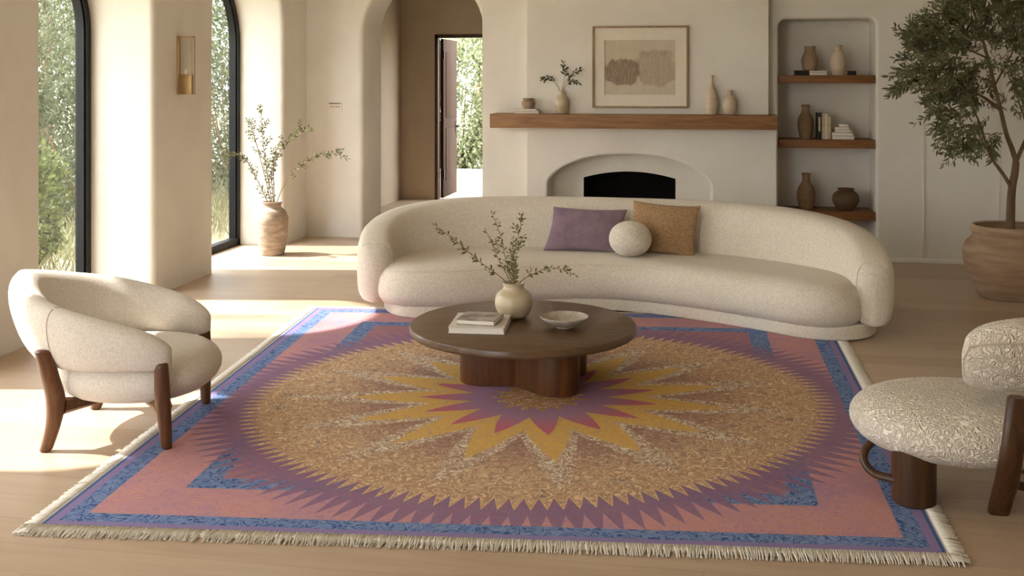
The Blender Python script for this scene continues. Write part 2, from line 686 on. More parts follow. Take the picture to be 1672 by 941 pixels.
fire = empty('fireplace', (-0.7, YF, 0), 'plastered fireplace with a wide arched recess and black firebox behind the sofa', 'fireplace')
g = G()
rr = 0.025
hole = seg_arch(fc, fhw + rr, 0.70, 0.985 + rr)
holed_wall(g, fx0, fx1, 1.24, [hole], lambda u, z: (u, YF, z))
rows = []
for k in range(5):
    a = pi / 2 * k / 4
    e = rr * (1 - sin(a))
    rows.append([(p[0], YF + rr * (1 - cos(a)), p[1]) for p in seg_arch(fc, fhw + e, 0.70, 0.985 + e)])
RD = 0.26
rows.append([(p[0], YF + RD, p[1]) for p in seg_arch(fc, fhw, 0.70, 0.985)])
g.rings(rows, closed=False, cap=False)
# back of the recess around the firebox
bx0, bx1 = at(953, 289, YF + RD).x, at(1103, 289, YF + RD).x
bz0, bz1 = 0.735, 0.80
out = [p for p in seg_arch(fc, fhw, 0.70, 0.985, 60)]


def ztop(x):
    for p, q in zip(out, out[1:]):
        if p[0] <= x <= q[0] and q[0] > p[0]:
            return p[1] + (q[1] - p[1]) * (x - p[0]) / (q[0] - p[0])
    return 0.70


def zbox(x):
    t = (x - (bx0 + bx1) / 2) / ((bx1 - bx0) / 2)
    return bz0 + (bz1 - bz0) * (1 - t * t)


xs = [fc + fhw * -cos(pi * k / 60) for k in range(61)] + [bx0, bx1]
xs = sorted(xs)
yb = YF + RD
for a, b in zip(xs, xs[1:]):
    if b - a < 1e-6:
        continue
    inside = a >= bx0 - 1e-6 and b <= bx1 + 1e-6
    la, lb = (zbox(a), zbox(b)) if inside else (0, 0)
    g.quad((a, yb, la), (b, yb, lb), (b, yb, ztop(b)), (a, yb, ztop(a)))
# flanks and the narrower breast above the mantel
g.quad((fx0, YF, 0), (fx0, YR, 0), (fx0, YR, 1.24), (fx0, YF, 1.24))
g.quad((fx1, YF, 0), (fx1, YR, 0), (fx1, YR, 1.24), (fx1, YF, 1.24))
g.box((fx0, YF, 1.30), (0.592, YR - 0.001, HC), 0.0)
g.quad((fx0, YF, 1.24), (fx1, YF, 1.24), (fx1, YR, 1.24), (fx0, YR, 1.24))
build('chimney_breast', g, M['plaster'], fire, sharp=30)
g = G()
n = 16
fxs = [bx0 + (bx1 - bx0) * k / n for k in range(n + 1)]
o = [(bx0, 0)] + [(x, zbox(x)) for x in fxs] + [(bx1, 0)]
g.rings([[(p[0], yb + d, p[1]) for p in o] for d in (0.0, 0.42)], closed=False, cap=False)
g.add([(p[0], yb + 0.42, p[1]) for p in o], [tuple(range(len(o)))])
build('firebox', g, M['firebox'], fire)
MT, MB = 1.372, 1.238
g = G().box((-2.02, 10.12, MB), (0.662, YR - 0.002, MT), 0.006)
build('mantel', g, M['mantel'], fire)

# ------------------------------------------------------------------ niche shelves
SH = []
for lab, z0, z1 in (('topmost oak shelf board in the wall niche', 1.665, 1.74),
                    ('middle oak shelf board in the wall niche with upright books', 1.055, 1.134),
                    ('lowest oak shelf board in the niche just above the sofa back', 0.385, 0.462)):
    o = build('niche_shelf', G().box((NX0 + 0.002, YR + 0.005, z0), (NX1 - 0.002, YR + ND - 0.002, z1), 0.004), M['shelf'],
              origin=(1.13, YR + 0.1, z0))
    tag(o, lab, 'shelf', 'oak shelves in the niche')
    SH.append(z1)
ST, SM, SL = SH

# ------------------------------------------------------------------ rug
RZ = 0.012
FL, FR, BL, BR = Vector((-2.526, 3.64, 0)), Vector((0.905, 3.99, 0)), Vector((-2.878, 7.635, 0)), Vector((0.90, 8.0, 0))


def rugpt(u, v, z=RZ):
    p = FL * (1 - u) * (1 - v) + FR * u * (1 - v) + BL * (1 - u) * v + BR * u * v
    return Vector((p.x, p.y, z))


def rug_material():
    t = NT('star_medallion_carpet')
    uvn = t.new('ShaderNodeUVMap')
    sp = t.new('ShaderNodeSeparateXYZ')
    t.t.links.new(uvn.outputs[0], sp.inputs[0])
    u, v = sp.outputs[0], sp.outputs[1]
    mth = t.math
    U = mth('MULTIPLY', mth('SUBTRACT', u, 0.508), 3.5)
    V = mth('MULTIPLY', mth('SUBTRACT', v, 0.462), 3.95)
    cmb = t.new('ShaderNodeCombineXYZ')
    t.put(cmb.inputs[0], U)
    t.put(cmb.inputs[1], V)
    P = cmb.outputs[0]
    r = mth('SQRT', mth('ADD', mth('MULTIPLY', U, U), mth('MULTIPLY', V, V)))
    th = mth('ARCTAN2', V, U)

    def tri(n, tip_deg, power=1.0):
        x = mth('MULTIPLY', mth('SUBTRACT', th, radians(tip_deg)), n / (2 * pi))
        x = mth('ABSOLUTE', mth('SUBTRACT', mth('FRACT', mth('ADD', x, 20.0)), 0.5))
        x = mth('MULTIPLY', x, 2.0)
        return mth('POWER', x, power) if power != 1.0 else x

    def lt(a, b, w=0.006):      # 1 where a < b
        return t.ramp(mth('SUBTRACT', b, a), -w, w)

    def curls(scale, k, width, dist=0.8, seed=0.0):
        off = t.new('ShaderNodeVectorMath', operation='ADD')
        t.put(off.inputs[0], P)
        off.inputs[1].default_value = (seed, seed * 1.7, 0)
        n = t.noise(off.outputs[0], scale, 0.6, 0.4, dist)
        x = mth('PINGPONG', mth('MULTIPLY', n, k), 0.5)
        brk = t.ramp(t.noise(off.outputs[0], scale * 1.9, 0.5, 0.4, 0.3), 0.37, 0.45)
        return mth('MULTIPLY', mth('SUBTRACT', 1.0, t.ramp(x, width * 0.5, width)), brk)

    c1 = curls(15, 7, 0.20)
    c2 = curls(17, 7, 0.19, 1.2, 3.1)
    c3 = curls(13, 8, 0.24, 0.8, 7.7)
    wob = t.noise(P, 60, 2, 0.5)
    soft = t.noise(P, 3.0, 3, 0.6)
    fleck = t.ramp(t.noise(P, 34, 2, 0.7), 0.52, 0.66)
    # distance from the edge, in metres
    eu = mth('MULTIPLY', mth('SUBTRACT', 0.5, mth('ABSOLUTE', mth('SUBTRACT', u, 0.5))), 3.5)
    ev = mth('MULTIPLY', mth('SUBTRACT', 0.5, mth('ABSOLUTE', mth('SUBTRACT', v, 0.5))), 3.95)
    e = mth('MINIMUM', eu, ev)

    mix = t.mix
    rose = mix(t.ramp(soft, 0.35, 0.7), lin('C4908E'), lin('B18799'))
    rose = mix(mth('MULTIPLY', fleck, 0.6), rose, lin('CB9878'))
    rose = mix(mth('MULTIPLY', c2, 0.38), rose, lin('8F7699'))
    blue = mix(c3, lin('7185AD'), lin('40588A'))
    blue = mix(mth('MULTIPLY', c1, 0.4), blue, lin('98A3BE'))
    plum = mix(t.ramp(soft, 0.3, 0.7), lin('8D7088'), lin('846987'))
    plum = mix(mth('MULTIPLY', c2, 0.42), plum, lin('9C7F85'))
    plum = mix(mth('MULTIPLY', fleck, 0.35), plum, lin('96587A'))
    inner_rose = mix(mth('MULTIPLY', c1, 0.3), lin('A2777F'), lin('8D6584'))
    # field, blue corner brackets, inner field
    c = rose
    c = mix(mth('MULTIPLY', lt(0.46, e), lt(e, 0.575)), c, blue)
    c = mix(lt(0.575, e), c, inner_rose)
    # soft ring around the medallion, its teeth, then the gold teeth
    tw = tri(132, -81.3)
    rq = mth('ADD', 1.55, mth('MULTIPLY', tw, 0.19))
    c = mix(mth('MULTIPLY', lt(r, rq, 0.008), 0.93), c, plum)
    rt = mth('ADD', 1.375, mth('MULTIPLY', tri(144, -82.5), 0.125))
    med_in = mix(t.ramp(soft, 0.35, 0.7), lin('9B7668'), lin('937068'))
    med_out = lin('AC8A70')
    med = mix(t.ramp(r, 0.7, 1.2), med_in, med_out)
    st = t.ramp(t.noise(P, 9, 2, 0.6), 0.60, 0.68)
    med = mix(mth('MULTIPLY', st, 0.55), med, lin('75706A'))
    gold = mix(t.ramp(r, 0.75, 1.2), lin('C8AA90'), lin('DEC29B'))
    med = mix(mth('MULTIPLY', mth('MAXIMUM', c1, mth('MULTIPLY', c2, 0.6)), t.ramp(r, 0.6, 1.15, 0.5, 0.95)), med, gold)
    edge = lt(mth('SUBTRACT', rt, r), 0.022, 0.006)
    med = mix(mth('MULTIPLY', edge, mth('MULTIPLY', t.ramp(r, 1.36, 1.38), 0.8)), med, lin('D9B27C'))
    c = mix(lt(r, rt), c, med)
    # big star: cream outline, yellow body, rose heart
    wj = mth('MULTIPLY', mth('SUBTRACT', wob, 0.5), 0.05)
    s15 = tri(15, -79.5, 1.25)
    rc = mth('ADD', mth('ADD', 0.64, mth('MULTIPLY', s15, 0.66)), wj)
    cream = mix(mth('MAXIMUM', c1, c2), lin('A3836E'), lin('DCD0B8'))
    fade = t.ramp(r, 1.0, 1.3, 1.0, 0.65)
    c = mix(mth('MULTIPLY', lt(r, rc, 0.012), fade), c, cream)
    ry = mth('ADD', mth('ADD', 0.55, mth('MULTIPLY', s15, 0.42)), wj)
    yellow = mix(mth('MULTIPLY', c2, 0.6), lin('D2A85C'), lin('A98A86'))
    yellow = mix(mth('MULTIPLY', c1, 0.35), yellow, lin('D8B56A'))
    c = mix(lt(r, ry, 0.01), c, yellow)
    rp = mth('ADD', 0.345, mth('MULTIPLY', tri(15, -79.5, 1.15), 0.27))
    pink = mix(t.ramp(r, 0.3, 0.55), lin('A07D92'), lin('B96A78'))
    pink = mix(mth('MULTIPLY', fleck, 0.3), pink, lin('B5665C'))
    c = mix(lt(r, rp), c, pink)
    rf = mth('ADD', 0.17, mth('MULTIPLY', tri(15, -79.5), 0.08))
    c = mix(lt(r, rf), c, mix(c2, lin('B07D4C'), lin('D3C4A8')))
    # border
    c = mix(lt(e, 0.185, 0.004), c, blue)
    c = mix(lt(e, 0.105, 0.004), c, mix(mth('MULTIPLY', c3, 0.2), lin('8E7CA4'), lin('7C86A8')))
    c = mix(lt(e, 0.068, 0.003), c, lin('35688E'))
    c = mix(lt(e, 0.058, 0.003), c, lin('8E7CA4'))
    c = mix(lt(e, 0.052, 0.002), c, lin('E2DACC'))
    fine = t.noise(P, 260, 2, 0.6)
    t.bump(fine, 0.25, 0.004)
    c = mix(mth('MULTIPLY', t.ramp(fine, 0.35, 0.65), 0.16), c, mix(0.35, c, (0.02, 0.02, 0.03)))
    return t.done(c, 0.95, 0.05)


rug = empty('area_rug', (-0.85, 5.8, 0), 'large fringed rug with a golden sunburst medallion and blue border under the coffee table', 'rug')
g = G()
N = 40
top, bot = {}, {}
verts, faces, uvs = [], [], []
for j in range(N + 1):
    for i in range(N + 1):
        uu, vv = i / N, j / N
        vv = 0.006 + vv * 0.988
        uu = 0.006 + uu * 0.988
        verts.append(rugpt(uu, vv))
        uvs.append((uu, vv))
W1 = N + 1
for j in range(N):
    for i in range(N):
        faces.append((j * W1 + i, j * W1 + i + 1, (j + 1) * W1 + i + 1, (j + 1) * W1 + i))
ring = [i for i in range(W1)] + [j * W1 + N for j in range(1, W1)] + [N * W1 + i for i in range(N - 1, -1, -1)] + [j * W1 for j in range(N - 1, 0, -1)]
base = len(verts)
for k in ring:
    p = verts[k].copy()
    p.z = 0.0
    verts.append(p)
    uvs.append(uvs[k])
for k in range(len(ring)):
    k2 = (k + 1) % len(ring)
    faces.append((ring[k2], ring[k], base + k, base + k2))
g.add(verts, faces)
o = build('carpet', g, rug_material(), rug, sharp=60)
uvl = o.data.uv_layers.new(name='UVMap')
for lp in o.data.loops:
    uvl.data[lp.index].uv = uvs[lp.vertex_index]
M['fringe'] = mottled('cotton_fringe', 'E4DDD0', 'F0EBE1', 120, 0.95, 0.2, 200)
g = G()


def strand(a, b, wd, z0=0.0125, z1=0.004):
    a, b = Vector(a), Vector(b)
    d = (b - a).normalized()
    s_ = Vector((-d.y, d.x, 0)) * wd
    m_ = (a + b) / 2 + s_ * random.uniform(-0.8, 0.8)
    rows = []
    for p, z, k in ((a, z0, 1.0), (m_, (z0 + z1) / 2 + 0.003, 1.0), (b, z1, 0.5)):
        rows.append([Vector((p.x - s_.x * k, p.y - s_.y * k, z)), Vector((p.x, p.y, z + 0.004)), Vector((p.x + s_.x * k, p.y + s_.y * k, z)), Vector((p.x, p.y, max(0.0005, z - 0.003)))])
    g.rings(rows)


for side in (0, 1):
    for k in range(640):
        uu = (k + random.uniform(0.2, 0.8)) / 640
        j1, j2 = random.uniform(-0.004, 0.004), random.uniform(0.0, 0.006)
        if side == 0:
            strand(rugpt(uu, 0.016), rugpt(uu + j1, -0.002 - j2 * 0.6), 0.0032)
        elif uu < 0.16:
            strand(rugpt(uu, 0.986), rugpt(uu + j1, 1.006 + j2), 0.0030)
for side in (0, 1):
    for k in range(420):
        vv = (k + random.uniform(0.2, 0.8)) / 420
        j1, j2 = random.uniform(-0.003, 0.003), random.uniform(0.0, 0.003)
        if side == 0:
            strand(rugpt(0.013, vv), rugpt(-0.003 - j2, vv + j1), 0.0035)
        else:
            strand(rugpt(0.987, vv), rugpt(1.003 + j2, vv + j1), 0.0035)
fr = build('fringe', g, M['fringe'], rug, sharp=180)
fr['kind'] = 'stuff'
fr['label'] = 'cream cotton fringe strands'

# ------------------------------------------------------------------ sofa
sofa = empty('sofa', (-0.65, 8.1, RZ), 'long curved cream kidney-shaped sofa standing behind the coffee table', 'sofa')
front = [(-2.40, 7.86), (-2.325, 7.55), (-2.11, 7.38), (-1.78, 7.42), (-1.42, 7.62), (-1.05, 7.81), (-.72, 7.87), (-.4, 7.81), (0, 7.63),
         (.4, 7.39), (.60, 7.255), (.79, 7.21), (.945, 7.29), (1.02, 7.50)]
back = [(1.04, 7.85), (.93, 8.22), (.55, 8.52), (-.05, 8.72), (-.7, 8.78), (-1.3, 8.74), (-1.8, 8.54), (-2.2, 8.2)]
base_front = [(-2.36, 7.86), (-2.27, 7.55), (-2.08, 7.385)] + front[3:11] + [(.82, 7.205), (1.03, 7.30), (1.14, 7.52)]
base_back = [(1.15, 7.85)] + back[1:]
foot = spline([(x, y, 0) for x, y in base_front + base_back], 8, True)
build('plinth', G().prism(offset(foot, -0.005), RZ, 0.105, 0.012), M['sofa'], sofa)
kid = spline([(x, y, 0) for x, y in front + back], 8, True)
seat_o = offset(kid, 0.045)
g = G()
rs = []
z0s, z1s = 0.085, 0.375
prof = [(-0.10, z0s), (-0.045, z0s + 0.012), (-0.012, z0s + 0.05), (0.0, 0.17), (0.0, 0.22), (-0.012, 0.285), (-0.045, 0.335),
        (-0.09, 0.362), (-0.14, 0.372), (-0.19, z1s)]
for e_, z in prof:
    rs.append([Vector((p.x, p.y, z)) for p in offset(seat_o, e_)])
g.rings(rs)
seat = build('seat', g, M['sofa'], sofa, sharp=180)
# backrest sweep
bp = spline([(-2.325, 7.44, 0), (-2.385, 7.80, 0), (-2.23, 8.20, 0), (-1.83, 8.49, 0), (-1.25, 8.62, 0), (-.65, 8.63, 0), (0.0, 8.54, 0),
             (.56, 8.25, 0), (.93, 7.90, 0), (1.075, 7.56, 0), (1.095, 7.27, 0)], 10)
L = [0]
for a, b in zip(bp, bp[1:]):
    L.append(L[-1] + (b - a).length)
LT = L[-1]


def sm(x):
    x = max(0, min(1, x))
    return x * x * (3 - 2 * x)


rows = []
nP = 28
for i, p in enumerate(bp):
    t = (bp[min(i + 1, len(bp) - 1)] - bp[max(i - 1, 0)]).normalized()
    nrm = Vector((-t.y, t.x, 0))          # outward (away from the sitter)
    s_ = L[i]
    dl, dr = s_, LT - s_
    d = min(dl, dr)
    h = 0.41 + 0.335 * sqrt(max(0.0, 1 - (1 - min(1.0, d / 1.5)) ** 2))
    th_ = 0.135 + 0.03 * sm(d / 1.0)
    c_ = 0.14
    k = sqrt(max(0.02, 1 - ((c_ - d) / c_) ** 2)) if d < c_ else 1.0
    zb = 0.09
    lean = 0.075 * sm(d / 0.9)
    zc, zh = (zb + h) / 2, (h - zb) / 2
    zh *= 0.93 + 0.07 * k
    row = []
    for q in range(nP):
        a = 2 * pi * q / nP
        ca, sa = cos(a), sin(a)
        ex = 0.55
        nn = th_ * k * (abs(ca) ** ex) * (1 if ca > 0 else -1)
        zz = zc + zh * (abs(sa) ** ex) * (1 if sa > 0 else -1)
        nn += lean * (zz - 0.38) / 0.36
        row.append(p + nrm * nn + Vector((0, 0, zz)))
    rows.append(row)
sofa_back = build('backrest', G().rings(rows), M['sofa'], sofa, sharp=180)
# seams: along the seat edge, and at the front of each arm
n_f = len(front) * 8
sl = [Vector((p.x, p.y, 0.3425)) for p in offset(seat_o, -0.052)][4:n_f - 8]
build('seat_seam', G().tube(sl, 0.0028, 6), M['sofa'], seat)
for i, idx in enumerate((3, len(bp) - 4)):
    row = [v for v in rows[idx]]
    c0 = sum(row, Vector()) / len(row)
    inner = [v for v in row]
    pts = []
    for q in range(4, 25):
        pts.append(row[q])
    build('arm_seam', G().tube(pts, 0.003, 6), M['sofa'], sofa_back)


# ------------------------------------------------------------------ cushions
def pillow(name, M4, a, b, T, mat, label, group, skew=0.0):
    n = 28
    g = G()
    P = {}
    vs, fs = [], []
    for side in (1, -1):
        for j in range(n + 1):
            for i in range(n + 1):
                if side == -1 and (i in (0, n) or j in (0, n)):
                    P[(side, i, j)] = P[(1, i, j)]
                    continue
                u = -cos(pi * i / n)
                v = -cos(pi * j / n)
                x = a * u * (1 - 0.07 * (1 - v * v))
                y = b * v * (1 - 0.09 * (1 - u * u)) 
                z = side * T * max(0.0, (1 - u * u) * (1 - v * v)) ** 0.42
                z += 0.006 * sin(5 * u + 2 * v) * (1 - u * u) * (1 - v * v)
                x += skew * y
                P[(side, i, j)] = len(vs)
                vs.append(M4 @ Vector((x, y, z)))
        for j in range(n):
            for i in range(n):
                q = (P[(side, i, j)], P[(side, i + 1, j)], P[(side, i + 1, j + 1)], P[(side, i, j + 1)])
                fs.append(q if side == 1 else q[::-1])
    g.add(vs, fs)
    o = build(name, g, mat, origin=M4.translation, sharp=180)
    tag(o, label, 'pillow', group)
    return o


def pose(loc, yaw, tilt, roll=0.0):
    """pillow's face (local z) towards -y, tilted back"""
    return Matrix.Translation(loc) @ Matrix.Rotation(yaw, 4, 'Z') @ Matrix.Rotation(pi / 2 - tilt, 4, 'X') @ Matrix.Rotation(roll, 4, 'Z')


pillow('throw_pillow', pose((-0.905, 8.335, 0.533), radians(3), radians(24), radians(-1.5)), 0.29, 0.178, 0.075, M['purple'],
       'mauve velvet rectangular cushion leaning on the sofa back', 'cushions on the sofa', 0.16)
pillow('throw_pillow', pose((-0.305, 8.33, 0.555), radians(-7), radians(20), radians(-3)), 0.262, 0.205, 0.075, M['tan'],
       'tan woven square cushion leaning on the sofa back', 'cushions on the sofa', 0.02)
g = G()
bc = Vector((-0.545, 8.12, 0.505))
prof = []
for k in range(25):
    a = -pi / 2 + pi * k / 24
    prof.append((0.16 * cos(a) ** 0.9 if abs(cos(a)) > 1e-6 else 0, 0.132 * sin(a)))
prof[0] = (0, -0.132)
prof[-1] = (0, 0.132)
g.lathe(prof, bc, 40)
o = build('ball_pillow', g, M['ball'], origin=bc, sharp=180)
tag(o, 'small round cream boucle ball cushion in front of the other cushions', 'pillow', 'cushions on the sofa')

# ------------------------------------------------------------------ coffee table
TC = Vector((-1.0, 5.965, 0))
TT = 0.335
ct = empty('coffee_table', (TC.x, TC.y, RZ), 'low round dark wood coffee table on thick rounded column legs', 'coffee table')
R = 0.635
g = G().lathe([(0, TT - 0.048), (R - 0.02, TT - 0.048), (R - 0.006, TT - 0.043), (R, TT - 0.034), (R, TT - 0.010), (R - 0.003, TT - 0.004), (R - 0.010, TT), (0, TT)], TC, 96)
build('tabletop', g, M['table_top'], ct, sharp=30)


def stadium(a, b, r, n=14):
    a, b = Vector((*a, 0)), Vector((*b, 0))
    d = (b - a).normalized()
    ang = atan2(d.y, d.x)
    pts = [b + Vector((cos(ang - pi / 2 + pi * k / n), sin(ang - pi / 2 + pi * k / n), 0)) * r for k in range(n + 1)]
    pts += [a + Vector((cos(ang + pi / 2 + pi * k / n), sin(ang + pi / 2 + pi * k / n), 0)) * r for k in range(n + 1)]
    return pts


for k, (b_, r_) in enumerate((((-1.22, 5.935), 0.132), ((-0.785, 5.785), 0.125), ((-0.79, 6.16), 0.128))):
    g = G().prism(stadium((-0.985, 5.975), b_, r_), RZ, TT - 0.05 - 0.0005 * k, 0.004)
    build('leg', g, M['table_leg'], ct)


# ------------------------------------------------------------------ vessels and books
def vessel(name, c, prof, mat, label, cat='vase', group=None, wall=0.006, n=48):
    """prof: outside (radius, height) from the foot to the rim; the inside is hollow"""
    pr = [(0, 0)] + spline2(prof)
    ins = [(max(r - wall, 0.002), z) for r, z in pr[:0:-1] if z > wall * 1.5]
    rim = pr[-1]
    full = pr + [(rim[0] - wall * 0.3, rim[1] + wall * 0.4)] + [(p[0], min(p[1], rim[1] + wall * 0.2)) for p in ins] + [(0, wall * 1.6)]
    g = G().lathe(full, c, n)
    o = build(name, g, mat, origin=c, sharp=50)
    return tag(o, label, cat, group)


def spline2(prof, per=6):
    return [(max(0.001, p.x), p.y) for p in spline([(r, z, 0) for r, z in prof], per)]


def book(c, sx, sy, h, rot, cover, label, group, cat='book', upright=False, spine_front=False):
    """lying (or upright) book: cover wraps the page block"""
    e = empty('book', c, label, cat, group)
    Mx = Matrix.Translation(c) @ Matrix.Rotation(rot, 4, 'Z')
    if upright:
        Mx = Mx @ Matrix.Translation((h / 2, 0, 0)) @ Matrix.Rotation(-pi / 2, 4, 'Y') @ Matrix.Translation((sx / 2, 0, 0))
    t = min(0.004, h * 0.18)
    g = G()
    g.box((-sx / 2, -sy / 2, 0), (sx / 2, sy / 2, t), 0.001, Mx, 1)
    g.box((-sx / 2, -sy / 2, h - t), (sx / 2, sy / 2, h), 0.001, Mx, 1)
    if upright:
        g.box((-sx / 2, -sy / 2, t), (sx / 2, -sy / 2 + t, h - t), 0, Mx)     # spine faces the room
        build('cover', g, cover, e)
        build('pages', G().box((-sx / 2 + 0.004, -sy / 2 + t, t), (sx / 2 - 0.004, sy / 2 - 0.004, h - t), 0, Mx), M['paper'], e)
    else:
        sf = -1 if spine_front else 1
        g.box((-sx / 2, min(sf * sy / 2, sf * (sy / 2 - t)), t), (sx / 2, max(sf * sy / 2, sf * (sy / 2 - t)), h - t), 0, Mx)
        build('cover', g, cover, e)
        build('pages', G().box((-sx / 2 + 0.004, -sy / 2 + t, t), (sx / 2 - 0.004, sy / 2 - t, h - t), 0, Mx), M['paper'], e)
    return e


# books on the coffee table
TB = TT + 0.0006
book((-1.215, 5.832, TB), 0.305, 0.36, 0.035, radians(4), M['book_cover'], 'large pale book lying under the grey one on the coffee table', 'books on the coffee table')
M['grey_cover'] = mottled('smoky_photo_cover', '6F655C', 'B9AEA3', 9, 0.6, 0.05)
book((-1.212, 5.808, TB + 0.0356), 0.212, 0.215, 0.027, radians(-3), M['grey_cover'], 'small grey book on top of the pale book on the coffee table', 'books on the coffee table')
vessel('bowl', (-0.757, 5.895, TB), [(0.045, 0), (0.047, 0.006), (0.085, 0.022), (0.120, 0.043), (0.134, 0.060)], M['bowl'],
       'shallow speckled grey bowl on the coffee table', 'bowl', wall=0.007)
TV = Vector((-1.075, 6.09, TB))
vessel('vase', TV, [(0.062, 0), (0.085, 0.018), (0.105, 0.062), (0.108, 0.095), (0.098, 0.135), (0.068, 0.160), (0.060, 0.170), (0.060, 0.188), (0.066, 0.198)],
       M['cream_vase'], 'squat cream glazed vase with leafy sprigs on the coffee table', wall=0.008)


# ------------------------------------------------------------------ branches
def leaf(g, p, d, n, ln, wd, curl=0.15):
    d = d.normalized()
    s_ = d.cross(n)
    s_ = s_.normalized() if s_.length > 1e-5 else d.orthogonal().normalized()
    n = s_.cross(d)
    f = n * (wd * 0.35)
    a = p
    q1 = p + d * ln * 0.35
    q2 = p + d * ln * 0.72 - n * ln * curl * 0.4
    tip = p + d * ln - n * ln * curl
    vs = [a, q1 + s_ * wd + f, q1, q1 - s_ * wd + f, q2 + s_ * wd * 0.8 + f, q2, q2 - s_ * wd * 0.8 + f, tip]
    g.add(vs, [(0, 1, 2), (0, 2, 3), (1, 4, 5, 2), (2, 5, 6, 3), (4, 7, 5), (5, 7, 6)])


def rv(k=1.0):
    return Vector((random.uniform(-k, k), random.uniform(-k, k), random.uniform(-k, k)))


def branch(name, pts, label, group, leafm, ln, wd, nleaf, start=0.3, twig=0.0, ntwig=0, rad=0.003, cat='branch', stemm=None, bush=0.0):
    pts = [Vector(p) for p in pts]
    e = empty(name, pts[0], label, cat, group)
    path = spline(pts, 10)
    m = len(path)
    gs, gl = G(), G()
    gs.tube(path, [rad * (1 - 0.65 * i / m) for i in range(m)], 6)
    strands_ = [(path, start, nleaf)]
    for k in range(ntwig):
        f = start * 0.8 + (0.95 - start * 0.8) * (k + random.random() * 0.6) / ntwig
        i = min(m - 2, int(f * m))
        d = (path[i + 1] - path[i]).normalized()
        side = rv().cross(d).normalized()
        side.y *= 0.7
        q = [path[i]]
        dd = (d * 0.75 + side * 0.75 + Vector((0, 0, 0.2))).normalized()
        tl = twig * random.uniform(0.6, 1.15) * (1.1 - 0.5 * f)
        for s_ in range(1, 6):
            q.append(q[-1] + (dd + rv(0.12)).normalized() * tl / 5)
        gs.tube(q, [rad * 0.45 * (1 - 0.12 * z) for z in range(6)], 5)
        strands_.append((q, 0.15, max(4, int(nleaf * 0.28))))
    for q, s0, nl in strands_:
        mm = len(q)
        for k in range(nl):
            f = s0 + (1 - s0) * k / max(1, nl - 1)
            x = f * (mm - 1)
            i = min(mm - 2, int(x))
            p = q[i].lerp(q[i + 1], x - i)
            d = (q[i + 1] - q[i]).normalized()
            side = d.orthogonal().normalized()
            side = Matrix.Rotation(k * 2.4 + random.uniform(-0.5, 0.5), 3, d) @ side
            if k == nl - 1:
                side = side * 0.15
            dd = (d * random.uniform(0.45, 0.9) + side * random.uniform(0.7, 1.0) + Vector((0, 0, 0.1)) + rv(0.15)).normalized()
            sc = random.uniform(0.7, 1.1) * (1.0 - 0.25 * f)
            st = p + dd * 0.004
            leaf(gl, st, dd, (side.cross(d) + Vector((0, 0, 0.6)) + rv(0.4)).normalized(), ln * sc, wd * sc, random.uniform(0.05, 0.35))
    build('stem', gs, stemm or M['stem'], e, sharp=180)
    gl.smooth = False
    build('foliage', gl, leafm, e)
    return e


# sprigs in the coffee table vase (their feet stand on the vase floor)
grp = 'leafy sprigs in the coffee table vase'
tv = Vector((TV.x, TV.y, TV.z + 0.02))


def sprig(tips, Yc, foot, neck, label, nl, **kw):
    pts = [foot, neck] + [at(px, py, Yc + dy) for px, py, dy in tips]
    return branch('leafy_sprig', pts, label, grp, M['leaf_table'], kw.pop('ln', 0.034), kw.pop('wd', 0.0066), int(nl * 0.72), **kw)


nk = TV + Vector((0, 0, 0.19))
sprig([(780, 425, 0.0), (745, 394, -0.02), (711, 369, -0.04)], 6.07, tv + Vector((0.02, 0, 0)), nk + Vector((-0.032, -0.012, 0)),
      'longest sprig leaning left from the coffee table vase', 34, start=0.36, twig=0.06, ntwig=5, rad=0.0034)
sprig([(826, 425, 0.01), (817, 385, 0.02), (804, 350, 0.03)], 6.09, tv + Vector((0.01, 0.01, 0)), nk + Vector((-0.012, 0.02, 0)),
      'tallest upright sprig in the coffee table vase', 28, start=0.45, twig=0.05, ntwig=3)
sprig([(817, 430, 0.03), (806, 405, 0.05), (794, 378, 0.07)], 6.09, tv, nk + Vector((-0.022, 0.022, 0)),
      'short sprig just left of the tallest one in the coffee table vase', 20, start=0.4, twig=0.05, ntwig=3)
sprig([(838, 430, -0.01), (845, 392, -0.02), (852, 358, -0.03)], 6.09, tv + Vector((-0.01, 0, 0)), nk + Vector((0.006, -0.012, 0)),
      'bushy upright sprig right of centre in the coffee table vase', 40, start=0.3, twig=0.085, ntwig=8)
sprig([(836, 440, 0.02), (836, 415, 0.04), (838, 392, 0.05)], 6.09, tv + Vector((-0.01, 0.01, 0)), nk + Vector((0.0, 0.012, 0)),
      'short bushy sprig in the middle of the coffee table vase', 30, start=0.25, twig=0.075, ntwig=6)
sprig([(868, 449, -0.02), (896, 438, -0.03), (920, 441, -0.04), (938, 449, -0.05)], 6.08, tv + Vector((-0.02, 0, 0)), nk + Vector((0.034, -0.012, 0.002)),
      'low arching sprig reaching right from the coffee table vase', 30, start=0.35, twig=0.04, ntwig=3, rad=0.003)

# floor vase in the second window bay
FV = Vector((-4.128, 9.90, 0.0))
vessel('floor_vase', FV, [(0.105, 0), (0.118, 0.02), (0.140, 0.15), (0.152, 0.30), (0.150, 0.365), (0.125, 0.425), (0.090, 0.455), (0.084, 0.475), (0.094, 0.505), (0.098, 0.512)],
       M['stone_vase'], 'tall weathered stoneware vase on the floor in the window bay', wall=0.012)
grp = 'leafy branches in the floor vase'
fv = FV + Vector((0, 0, 0.05))
nk = FV + Vector((0, 0, 0.49))


